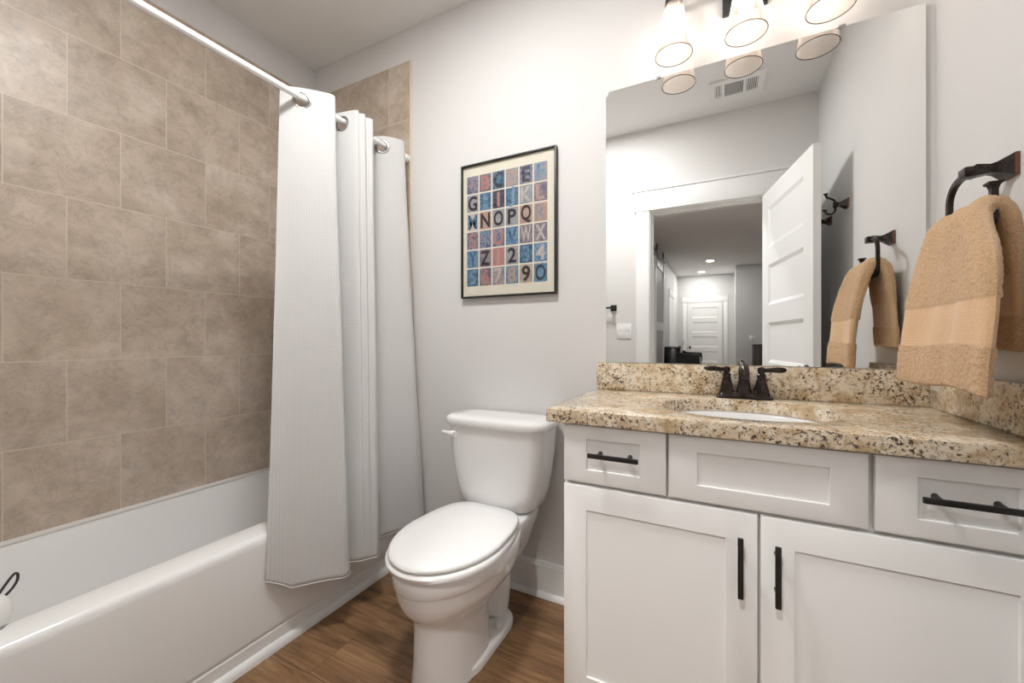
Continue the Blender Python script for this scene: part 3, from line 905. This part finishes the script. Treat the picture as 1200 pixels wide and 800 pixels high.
# ---- mirror
MX0, MX1, MZ0, MZ1 = -0.414, 0.540, 1.0215, 2.110
mr = thing('wall_mirror', 'large frameless rectangular mirror above the vanity', 'mirror', (0.063, YB, MZ0))
m = MB()
m.box(MX0, MX1, YB - 0.0110, YB - 0.001, MZ0, MZ1, 0.0012, 1)
m.build('glass', M['mirror'], mr, smooth=None)
for x in (MX0 + 0.2, MX1 - 0.2):
    MB().box(x - 0.012, x + 0.012, YB - 0.0135, YB - 0.001, MZ1 - 0.006, MZ1 + 0.004, 0.0015).build('clip', M['chrome'], mr)

# ---- three light vanity fixture
vl = thing('vanity_light', 'three lamp bath light with clear tapered glass shades above the mirror', 'wall light', (0.073, YB, 2.32))
v = MB(); v.box(0.004, 0.142, YB - 0.022, YB - 0.001, 2.262, 2.40, 0.003)
v.build('backplate', M['black'], vl)
v = MB(); v.tube([(0.073, YB - 0.02, 2.375), (0.073, YB - 0.075, 2.375)], 0.010, 14); v.box(-0.185, 0.331, YB - 0.086, YB - 0.068, 2.366, 2.384, 0.002)
v.build('bar', M['black'], vl)
SY0 = 1.536
for x in (-0.149, 0.073, 0.295):
    v = MB()
    v.tube(catmull([(x, YB - 0.080, 2.372), (x, YB - 0.098, 2.366), (x, SY0, 2.345), (x, SY0, 2.325)], 14), 0.007, 12)
    v.build('arm', M['black'], vl)
    v = MB()
    v.lathe([(0.010, 0.050), (0.018, 0.040), (0.027, 0.020), (0.029, 0.0), (0.027, -0.002), (0.020, -0.002), (0.020, -0.030), (0.016, -0.031)], (x, SY0, 2.300), 24)
    v.build('socket', M['black'], vl)
    v = MB()
    zt, zb_ = 2.303, 2.117
    pr = [(0.0245, zt), (0.031, zt - 0.012), (0.0625, zb_), (0.0600, zb_), (0.0288, zt - 0.014), (0.0225, zt - 0.002)]
    v.lathe(pr + [pr[0]], (x, SY0, 0), 40, cap0=False, cap1=False)
    bmesh.ops.remove_doubles(v.bm, verts=v.bm.verts, dist=1e-5)
    sh = v.build('shade', M['shade_glass'], vl, smooth=40)
    MB().torus((x, SY0, zb_), (0, 0, 1), 0.0615, 0.0014, 48, 8).build('shade_rim', M['glass_rim'], sh)
    v = MB()
    v.lathe([(0.010, 0.0), (0.011, -0.012), (0.017, -0.035), (0.0215, -0.055), (0.0225, -0.068), (0.019, -0.084), (0.011, -0.095), (0.003, -0.098)], (x, SY0, 2.270), 24)
    v.build('bulb', M['bulb'], vl)

# added fill disc on the ceiling, out of view, to brighten the lower room
dl = thing('added_fill_light', 'added unseen round fill light on the ceiling over the bathroom floor', 'ceiling light', (-0.80, 0.66, ZC - 0.010))
MB().lathe([(0.150, -0.0005), (0.168, -0.0005), (0.168, -0.006), (0.158, -0.010), (0.150, -0.010), (0.150, -0.0005)], (-0.80, 0.66, ZC), 48, cap0=False, cap1=False).build('ring', M['trim'], dl)
MB().lathe([(0.1495, -0.0005), (0.1495, -0.007)], (-0.80, 0.66, ZC), 48).build('diffuser', M['ceiling_fill'], dl)

# ================================================================== PICTURE
PXa, PXb, PZa, PZb = -1.110, -0.624, 1.310, 1.942
pic = thing('alphabet_poster', 'framed poster of a painted alphabet and numerals on the wall above the toilet', 'picture', ((PXa + PXb) / 2, YB, PZa))
p = MB()
fw = 0.008
for a in ((PXa, PXa + fw, PZa, PZb), (PXb - fw, PXb, PZa, PZb), (PXa + fw, PXb - fw, PZa, PZa + fw), (PXa + fw, PXb - fw, PZb - fw, PZb)):
    p.box(a[0], a[1], YB - 0.024, YB - 0.001, a[2], a[3], 0.001)
p.build('frame', M['black'], pic)
YP = YB - 0.013
MB().box(PXa + fw - 0.001, PXb - fw + 0.001, YP, YB - 0.004, PZa + fw - 0.001, PZb - fw + 0.001).build('print', M['paper'], pic)
def tilem(i, c1, c2):
    m, nt, b_, out = new_mat('print_ink_%s' % 'abcdefghijkl'[i])
    tc = N(nt, 'ShaderNodeTexCoord')
    n = N(nt, 'ShaderNodeTexNoise'); n.inputs['Scale'].default_value = 38; n.inputs['Detail'].default_value = 3; n.inputs['Distortion'].default_value = 1.5
    nt.links.new(tc.outputs['Object'], n.inputs['Vector'])
    c1 = tuple(v_ * 0.8 for v_ in c1); c2 = tuple(v_ * 0.72 for v_ in c2)
    r = ramp(nt, [(0.38, c1), (0.62, c2)])
    nt.links.new(n.outputs[0], r.inputs[0]); nt.links.new(r.outputs[0], b_.inputs['Base Color'])
    b_.inputs['Roughness'].default_value = 0.6
    return m
inks = [tilem(0, (0.10, 0.13, 0.24), (0.40, 0.36, 0.42)), tilem(1, (0.18, 0.16, 0.22), (0.42, 0.34, 0.36)), tilem(2, (0.03, 0.10, 0.20), (0.16, 0.30, 0.42)), tilem(3, (0.50, 0.40, 0.38), (0.30, 0.30, 0.36)),
        tilem(4, (0.02, 0.02, 0.04), (0.12, 0.12, 0.17)), tilem(5, (0.55, 0.33, 0.28), (0.60, 0.46, 0.38)), tilem(6, (0.10, 0.24, 0.42), (0.30, 0.44, 0.58)), tilem(7, (0.62, 0.52, 0.40), (0.50, 0.40, 0.34)),
        tilem(8, (0.45, 0.44, 0.45), (0.36, 0.38, 0.45)), tilem(9, (0.03, 0.02, 0.02), (0.06, 0.05, 0.06)), tilem(10, (0.70, 0.62, 0.58), (0.62, 0.55, 0.55)), tilem(11, (0.60, 0.22, 0.20), (0.55, 0.32, 0.30))]
rows = ['ABCDEF', 'GHIJKL', 'MNOPQR', 'STUVWX', 'YZ1234', '56789O']
bgs = [[0, 1, 2, 8, 0, 8], [8, 6, 4, 2, 8, 1], [10, 5, 8, 8, 5, 5], [0, 0, 0, 6, 1, 1], [6, 1, 11, 8, 2, 6], [2, 1, 3, 6, 7, 6]]
fgs = [[1, 11, 4, 5, 4, 6], [9, 2, 11, 6, 10, 5], [2, 9, 9, 9, 9, 3], [11, 6, 11, 2, 10, 10], [2, 9, 5, 9, 6, 10], [6, 11, 10, 5, 9, 4]]
g = MB()
gx0, gx1, gz0, gz1 = PXa + 0.026, PXb - 0.040, PZa + 0.052, PZb - 0.052
cw, ch = (gx1 - gx0) / 6, (gz1 - gz0) / 6
letters = []
for r in range(6):
    for c in range(6):
        x0, x1 = gx0 + c * cw + 0.0035, gx0 + (c + 1) * cw - 0.0035
        z1, z0 = gz1 - r * ch - 0.0035, gz1 - (r + 1) * ch + 0.0035
        g.mi = bgs[r][c]
        g.box(x0, x1, YP - 0.0006, YP + 0.0002, z0, z1)
        letters.append((rows[r][c], (x0 + x1) / 2, (z0 + z1) / 2, fgs[r][c]))
gr = g.build('letter_tiles', inks, pic, smooth=None)
lt = MB()
for k, (ch_, x, z, ink) in enumerate(letters):
    cu = bpy.data.curves.new('glyph', 'FONT')
    cu.body = ch_; cu.size = 0.088; cu.align_x = 'CENTER'; cu.align_y = 'CENTER'; cu.extrude = 0.0003; cu.offset = 0.0022
    cu.resolution_u = 4
    ob = bpy.data.objects.new('glyph', cu)
    me = bpy.data.meshes.new_from_object(ob)
    tb = bmesh.new(); tb.from_mesh(me)
    cxs = [v_.co.x for v_ in tb.verts]; cys = [v_.co.y for v_ in tb.verts]
    mx, my = (min(cxs) + max(cxs)) / 2, (min(cys) + max(cys)) / 2
    sx = min(1.0, 0.050 / (max(cxs) - min(cxs)))
    lt.mi = ink
    lt.merge(tb, Matrix.Translation((x, YP - 0.0010, z)) @ Matrix.Rotation(PI / 2, 4, 'X') @ Matrix.Diagonal((sx, 1.05, 1, 1)) @ Matrix.Translation((-mx, -my, 0)))
    bpy.data.objects.remove(ob); bpy.data.meshes.remove(me); bpy.data.curves.remove(cu)
lt.build('lettering', inks, gr, smooth=None)
MB().box(PXa + fw - 0.001, PXb - fw + 0.001, YP - 0.0045, YP - 0.0030, PZa + fw - 0.001, PZb - fw + 0.001).build('glazing', M['picture_glass'], pic)

# ================================================================== SHOWER ROD AND CURTAIN
RX, RZ = -1.458, 2.057
rod = thing('shower_rod', 'white shower curtain rod spanning the tub', 'curtain rod', (RX, 0.88, RZ))
MB().tube([(RX, TY0 + 0.001, RZ), (RX, YB - 0.010, RZ)], 0.0125, 20).build('tube', M['rod'], rod)
for y, d in ((YB - 0.0095, -1), (TY0 + 0.0005, 1)):
    MB().lathe([(0.021, 0.0), (0.022, d * 0.006), (0.019, d * 0.022), (0.0135, d * 0.026)], (RX, y, RZ), 24, 'Y').build('end_cap', M['rod'], rod)

cur = thing('shower_curtain', 'white waffle weave shower curtain gathered at the head of the tub', 'shower curtain', (-1.38, 1.25, 0.2))
TOPZ, BOTZ = 2.098, 0.205
GZ = RZ - 0.0115                              # the eyelets hang on the rod
# control points (X, Y) along the cloth: top edge / hem
top = [(-1.522, 0.985), (-1.498, 1.000), (-1.458, 1.033), (-1.415, 1.080), (-1.390, 1.117), (-1.400, 1.140), (-1.458, 1.183), (-1.500, 1.212), (-1.458, 1.224), (-1.405, 1.235), (-1.388, 1.246), (-1.402, 1.262), (-1.386, 1.280), (-1.402, 1.298), (-1.386, 1.325), (-1.412, 1.350), (-1.458, 1.395), (-1.500, 1.432), (-1.458, 1.456), (-1.425, 1.490), (-1.402, 1.535), (-1.408, 1.556)]
hem = [(-1.418, 0.866), (-1.400, 0.934), (-1.362, 0.985), (-1.315, 1.045), (-1.278, 1.085), (-1.290, 1.118), (-1.340, 1.145), (-1.378, 1.150), (-1.352, 1.164), (-1.328, 1.180), (-1.308, 1.196), (-1.303, 1.208), (-1.293, 1.221), (-1.289, 1.235), (-1.280, 1.252), (-1.300, 1.285), (-1.350, 1.320), (-1.395, 1.365), (-1.375, 1.430), (-1.345, 1.490), (-1.315, 1.555), (-1.322, 1.606)]
NS, NZ = 600, 110
tp, hp = catmull(top, NS), catmull(hem, NS)
arc = [0.0]
for i in range(1, NS):
    arc.append(arc[-1] + 0.5 * (math.dist(tp[i], tp[i - 1]) + math.dist(hp[i], hp[i - 1])))
cross = [2, 6, 8, 16, 18]                      # control points where the cloth crosses the rod
cs = [k / (len(top) - 1) * (NS - 1) for k in cross]
def cloth(i, v):
    """i sample along the cloth, v 0 at the top .. 1 at the hem"""
    e = v ** 1.15
    x = tp[i][0] * (1 - e) + hp[i][0] * e
    y = tp[i][1] * (1 - e) + hp[i][1] * e
    z = TOPZ + (BOTZ - TOPZ) * v
    u = arc[i]
    if v > 0.03:
        k = min(1, (v - 0.03) * 6)
        x += 0.0035 * k * noise.noise(Vector((u * 5, z * 2.2, 3.1))) + 0.0012 * k * noise.noise(Vector((u * 16, z * 9, 7.7)))
        y += 0.003 * k * noise.noise(Vector((u * 5, z * 2.0, 9.4)))
    # lift of the back corner near the free edge
    z += 0.060 * max(0, 1 - u / 0.06) * max(0, (v - 0.8) / 0.2)
    z += 0.004 * noise.noise(Vector((u * 4, 0.3, 1.0))) * (1 - v) - 0.006 * noise.noise(Vector((u * 5, 4.3, 1.0))) * v
    return Vector((x, y, z))
bmc = bmesh.new()
lay = bmc.loops.layers.uv.new('UVMap')
# fine rows near the grommets
vs_ = [0.0016 * k for k in range(34)]
vs_ += [vs_[-1] + (1 - vs_[-1]) * k / (NZ - 1) for k in range(1, NZ)]
grid = [[bmc.verts.new(cloth(i, v)) for v in vs_] for i in range(NS)]
for i in range(NS - 1):
    for k in range(len(vs_) - 1):
        cc = (grid[i][k].co + grid[i + 1][k + 1].co) / 2
        # punch the grommet holes
        if k < 40 and (cc.x - RX) ** 2 + (cc.z - GZ) ** 2 < 0.0255 ** 2 and any(abs(i - q_) < 22 for q_ in cs):
            continue
        fc = bmc.faces.new((grid[i][k], grid[i + 1][k], grid[i + 1][k + 1], grid[i][k + 1]))
        for l, (a, b_) in zip(fc.loops, ((i, k), (i + 1, k), (i + 1, k + 1), (i, k + 1))):
            l[lay].uv = (arc[a], (1 - vs_[b_]) * (TOPZ - BOTZ))
me = bpy.data.meshes.new('cloth'); bmc.to_mesh(me)
bmc.free()
me.transform(Matrix.Translation(-Vector(cur.location)))
me.materials.append(M['curtain'])
me.polygons.foreach_set('use_smooth', [True] * len(me.polygons))
co = bpy.data.objects.new('cloth', me); COL.objects.link(co); co.parent = cur
so = co.modifiers.new('thickness', 'SOLIDIFY'); so.thickness = 0.0014; so.offset = 0
for q_ in cs:
    i = int(round(q_))
    tdir = Vector((tp[min(i + 3, NS - 1)][0] - tp[i - 3][0], tp[min(i + 3, NS - 1)][1] - tp[i - 3][1], 0)).normalized()
    nrm = Vector((tdir.y, -tdir.x, 0))
    gm = MB()
    c_ = Vector((tp[i][0], tp[i][1], GZ))
    gm.torus(c_, nrm, 0.0295, 0.0060, 40, 10, 0.55)
    gm.build('grommet', M['chrome'], cur)
# hem stitching roll
hm = MB()
hm.tube([cloth(i, 1.0) for i in range(0, NS, 2)], 0.0022, 8)
hm.build('hem', M['curtain'], cur, uv=lambda c_: (0.004, 0.004))

# ================================================================== TOWEL RING, TOWEL, HOOKS
def wall_post(mb, x, y, z, s=1.0, out=0.062, mi_edge=1):
    """flared square post standing off the right wall towards -X"""
    def sq(xx, hy, hz): return [Vector((xx, y + a * hy, z + b_ * hz)) for a, b_ in ((-1, -1), (1, -1), (1, 1), (-1, 1))]
    mb.mi = mi_edge
    mb.loft([sq(x, 0.024 * s, 0.024 * s), sq(x - 0.007, 0.024 * s, 0.024 * s)])
    mb.mi = 0
    mb.loft([sq(x - 0.007, 0.023 * s, 0.023 * s), sq(x - 0.016, 0.0185 * s, 0.0185 * s), sq(x - 0.028, 0.012 * s, 0.012 * s), sq(x - 0.038, 0.0095 * s, 0.0095 * s), sq(x - out * 0.72, 0.0105 * s, 0.0105 * s), sq(x - out, 0.0125 * s, 0.0125 * s), sq(x - out - 0.004, 0.010 * s, 0.010 * s)])
RYc, RZc, RXc = 1.283, 1.488, 0.497
ring = thing('towel_ring', 'dark bronze open towel ring on the right wall', 'towel ring', (XR, RYc, RZc))
r = MB(); wall_post(r, XR - 0.001, RYc, RZc, 1.0, 0.060)
# square collar around the ring's arm
r.box(RXc - 0.012, RXc + 0.012, RYc - 0.012, RYc + 0.020, RZc - 0.012, RZc + 0.010, 0.002)
r.build('post', [M['bronze'], M['copper_edge']], ring)
r = MB()
yl, yr, zb0 = 1.374, 1.192, 1.345
pts = catmull([(RXc, RYc + 0.008, RZc - 0.002), (RXc, RYc + 0.045, RZc - 0.005), (RXc, yl - 0.020, RZc - 0.016), (RXc, yl - 0.003, RZc - 0.038), (RXc, yl, RZc - 0.070)], 20)
pts += [(RXc, yl, zb0 + 0.03), (RXc, yl - 0.004, zb0 + 0.012), (RXc, yl - 0.018, zb0 + 0.001), (RXc, yl - 0.04, zb0)]
pts += [(RXc, yr + 0.04, zb0), (RXc, yr + 0.018, zb0 + 0.001), (RXc, yr + 0.004, zb0 + 0.012), (RXc, yr, zb0 + 0.03), (RXc, yr, 1.420)]
r.sqtube(pts, 0.011, 0.011)
def sqz(z, h): return [Vector((RXc + a * h, yr + b_ * h, z)) for a, b_ in ((-1, -1), (1, -1), (1, 1), (-1, 1))]
r.loft([sqz(1.420, 0.0057), sqz(1.427, 0.0075), sqz(1.431, 0.0115), sqz(1.434, 0.0115)])
r.build('ring', M['bronze'], ring)

# towel draped over the ring: solid cloth, front side long, back side shorter
tw = thing('hand_towel', 'tan terry hand towel hanging from the bronze ring', 'towel', (0.48, 1.22, 1.01))
def towel_shell():
    nu, nt_ = 120, 330
    # centre line control: t -> (X, z, y_right, y_left, half thickness)
    ctl = [(0.428, 1.008, 1.030, 1.402, 0.0110), (0.430, 1.060, 1.034, 1.400, 0.0125), (0.434, 1.110, 1.037, 1.396, 0.0125), (0.440, 1.170, 1.044, 1.392, 0.0135), (0.447, 1.230, 1.060, 1.388, 0.0150), (0.456, 1.290, 1.092, 1.384, 0.0165),
           (0.465, 1.340, 1.135, 1.381, 0.0175), (0.477, 1.376, 1.165, 1.379, 0.0185), (0.497, 1.390, 1.180, 1.378, 0.0190), (0.517, 1.376, 1.186, 1.380, 0.0175), (0.527, 1.340, 1.190, 1.384, 0.0160),
           (0.531, 1.290, 1.192, 1.388, 0.0145), (0.535, 1.230, 1.194, 1.392, 0.0135), (0.537, 1.170, 1.196, 1.396, 0.0125), (0.538, 1.130, 1.198, 1.398, 0.0125), (0.538, 1.086, 1.200, 1.400, 0.0115)]
    P = catmull(ctl, nt_)
    A_, B_ = [], []
    mats = []
    for k, (x, z, yr_, yl_, th) in enumerate(P):
        a = P[max(k - 1, 0)]; b_ = P[min(k + 1, nt_ - 1)]
        tx, tz = b_[0] - a[0], b_[1] - a[1]
        ln = math.hypot(tx, tz); tx /= ln; tz /= ln
        nx, nz = -tz, tx                       # outward on the front = -X
        front_ = x < RXc
        if front_: band = 1.100 < z < 1.188
        else: band = 1.160 < z < 1.245
        mats.append(1 if band else 0)
        f = k / (nt_ - 1)
        endt = min(1.0, min(k, nt_ - 1 - k) / 5.0)
        endt = math.sqrt(max(0.0, 1 - (1 - endt) ** 2)) * 0.92 + 0.08
        ro, ri = [], []
        for i in range(nu):
            u = i / (nu - 1)
            y = yr_ + (yl_ - yr_) * u
            ed = min(1.0, min(u, 1 - u) * (yl_ - yr_) / 0.016)
            edge = math.sqrt(max(0.0, 1 - (1 - ed) ** 2))
            # soft vertical folds
            fold = 0.010 * math.sin(u * 7.2 + 0.6) * min(1, abs(z - 1.39) / 0.2) + 0.004 * math.sin(u * 17 + z * 9)
            if not front_: fold *= 0.35
            h = th * (0.80 if band else 1.0)
            rough = 0.0 if band else 0.0026 * noise.noise(Vector((x * 190, y * 190, z * 190))) + 0.0018 * noise.noise(Vector((x * 400 + 5, y * 400, z * 400)))
            rg = 0.0003 * math.sin(z * 2 * PI / 0.0075) if band else 0
            dz = (0.010 * math.sin(u * 5.0 + 0.4) - 0.014 * (0.5 - u)) * max(0, (1.20 - z) / 0.2) if front_ else 0.004 * math.sin(u * 6) * max(0, (1.25 - z) / 0.2)
            cx, cz = x + (-fold if front_ else fold * 0.5), z + dz
            o_ = h * endt * edge + (rough + rg) * edge
            in_ = h * endt * edge + rough * edge
            ro.append(Vector((cx + nx * o_, y, cz + nz * o_)))
            ri.append(Vector((cx - nx * in_, y, cz - nz * in_)))
        A_.append(ro); B_.append(ri)
    mb = MB()
    va = [[mb.bm.verts.new(p_) for p_ in row] for row in A_]
    vb = [[mb.bm.verts.new(p_) for p_ in row] for row in B_]
    for k in range(nt_ - 1):
        mb.mi = mats[k]
        for i in range(nu - 1):
            mb._face([va[k][i], va[k][i + 1], va[k + 1][i + 1], va[k + 1][i]])
            mb._face([vb[k][i + 1], vb[k][i], vb[k + 1][i], vb[k + 1][i + 1]])
        mb._face([va[k][0], va[k + 1][0], vb[k + 1][0], vb[k][0]])
        mb._face([va[k][nu - 1], vb[k][nu - 1], vb[k + 1][nu - 1], va[k + 1][nu - 1]])
    mb.mi = 0
    for i in range(nu - 1):
        mb._face([va[0][i], vb[0][i], vb[0][i + 1], va[0][i + 1]])
        mb._face([va[-1][i], va[-1][i + 1], vb[-1][i + 1], vb[-1][i]])
    return mb
towel_shell().build('cloth', [M['terry'], M['dobby']], tw, smooth=60)
MB().box(0.436, 0.437, 1.255, 1.295, 0.994, 1.016, 0.0003).build('care_tag', M['tag'], tw)

# double robe hooks behind the door
def hook(y, z, lab):
    hk = thing('robe_hook', lab, 'hook', (XR, y, z), 'robe hooks on the right wall')
    b_ = MB(); wall_post(b_, XR - 0.001, y, z, 0.95, 0.052)
    b_.box(XR - 0.060, XR - 0.042, y - 0.011, y + 0.011, z - 0.013, z + 0.013, 0.002)
    b_.build('post', [M['bronze'], M['copper_edge']], hk)
    b_ = MB()
    b_.tube([(XR - x, y, z + h_) for x, h_ in catmull([(0.050, 0.010), (0.056, 0.024), (0.070, 0.034), (0.084, 0.042), (0.090, 0.056)], 16)], 0.005, 10)
    b_.lathe([(0.005, 0), (0.010, 0.004), (0.011, 0.007), (0.004, 0.009)], (XR - 0.090, y, z + 0.055), 14)
    b_.build('upper_prong', M['bronze'], hk)
    b_ = MB()
    b_.tube([(XR - x, y, z - h_) for x, h_ in catmull([(0.050, 0.010), (0.052, 0.030), (0.064, 0.044), (0.082, 0.042), (0.094, 0.026)], 16)], 0.005, 10)
    b_.lathe([(0.005, 0), (0.010, 0.004), (0.011, 0.007), (0.004, 0.009)], (XR - 0.095, y, z - 0.027), 14)
    b_.build('lower_prong', M['bronze'], hk)
hook(0.683, 1.795, 'bronze double robe hook nearest the mirror on the right wall')
hook(0.340, 1.797, 'bronze robe hook half hidden behind the open door edge')

# towel bar on the rear wall
tb = thing('towel_bar', 'black square ended towel bar on the wall beside the doorway', 'towel bar', (-1.08, YF, 1.368))
for x in (-0.768, -1.378):
    b_ = MB(); b_.box(x - 0.024, x + 0.024, YF + 0.0005, YF + 0.010, 1.344, 1.392, 0.002); b_.box(x - 0.011, x + 0.011, YF + 0.010, YF + 0.066, 1.357, 1.379, 0.002)
    b_.build('post', M['black'], tb)
MB().box(-1.366, -0.780, YF + 0.048, YF + 0.062, 1.361, 1.375, 0.002).build('bar', M['black'], tb)

# light switch
ls = thing('light_switch', 'white two rocker light switch plate beside the doorway', 'light switch', (-0.685, YF, 1.182))
MB().box(-0.745, -0.627, YF + 0.0003, YF + 0.006, 1.122, 1.243, 0.002).build('plate', M['trim'], ls)
for x in (-0.709, -0.663):
    b_ = MB(); b_.loft([[Vector((x + a, YF + y, 1.182 + z)) for a, z in ((-0.0165, -0.033), (0.0165, -0.033), (0.0165, 0.033), (-0.0165, 0.033))] for y in (0.005, 0.0075)])
    b_.box(x - 0.015, x + 0.015, YF + 0.007, YF + 0.0095, 1.182, 1.214, 0.001)
    b_.build('rocker', M['plastic'], ls)
# thermostat-like plate in the hallway
ls2 = thing('wall_switch', 'small pale switch plate on the grey hallway wall', 'light switch', (0.585, -6.85, 1.15))
MB().box(0.54, 0.63, -6.8495, -6.844, 1.095, 1.21, 0.002).build('plate', M['trim'], ls2)
MB().box(0.569, 0.601, -6.8445, -6.840, 1.12, 1.185, 0.001).build('rocker', M['plastic'], ls2)

# ceiling vent
vt = thing('ceiling_vent', 'white ceiling vent grille reflected in the mirror', 'vent', (0.09, 0.28, ZC - 0.012))
b_ = MB()
VXa, VXb, VYa, VYb = -0.067, 0.245, 0.168, 0.392
zc = ZC - 0.0005
X1, X2, X3, X4 = -0.030, 0.012, 0.110, 0.122
cells = [(-0.036, 0.002), (0.020, 0.126), (0.142, 0.206)]
for a, c_ in ((VXa, cells[0][0]), (cells[0][1], cells[1][0]), (cells[1][1], cells[2][0]), (cells[2][1], VXb)):
    b_.box(a, c_, VYa, VYb, zc - 0.012, zc)
for a, c_ in cells:
    b_.box(a, c_, VYa, VYa + 0.04, zc - 0.012, zc); b_.box(a, c_, VYb - 0.04, VYb, zc - 0.012, zc)
b_.build('frame', M['plastic'], vt, smooth=None)
MB().box(VXa + 0.02, VXb - 0.02, VYa + 0.03, VYb - 0.03, zc - 0.002, zc - 0.0005).build('backing', M['dark'], vt)
for (a, c_), n in ((cells[0], 4), (cells[2], 6)):
    for k in range(n):
        x = a + (c_ - a) * (k + 0.5) / n
        MB().box(x - 0.0028, x + 0.0028, VYa + 0.04, VYb - 0.04, zc - 0.011, zc - 0.003).build('slat', M['trim'], vt, smooth=None)
b_ = MB()
a, c_ = cells[1]
for k in range(1, 10):
    x = a + (c_ - a) * k / 10
    b_.box(x - 0.0007, x + 0.0007, VYa + 0.04, VYb - 0.04, zc - 0.009, zc - 0.006)
for k in range(1, 12):
    y = VYa + 0.04 + (VYb - VYa - 0.08) * k / 12
    b_.box(a, c_, y - 0.0007, y + 0.0007, zc - 0.009, zc - 0.006)
b_.build('mesh_grille', M['trim'], vt, smooth=None)
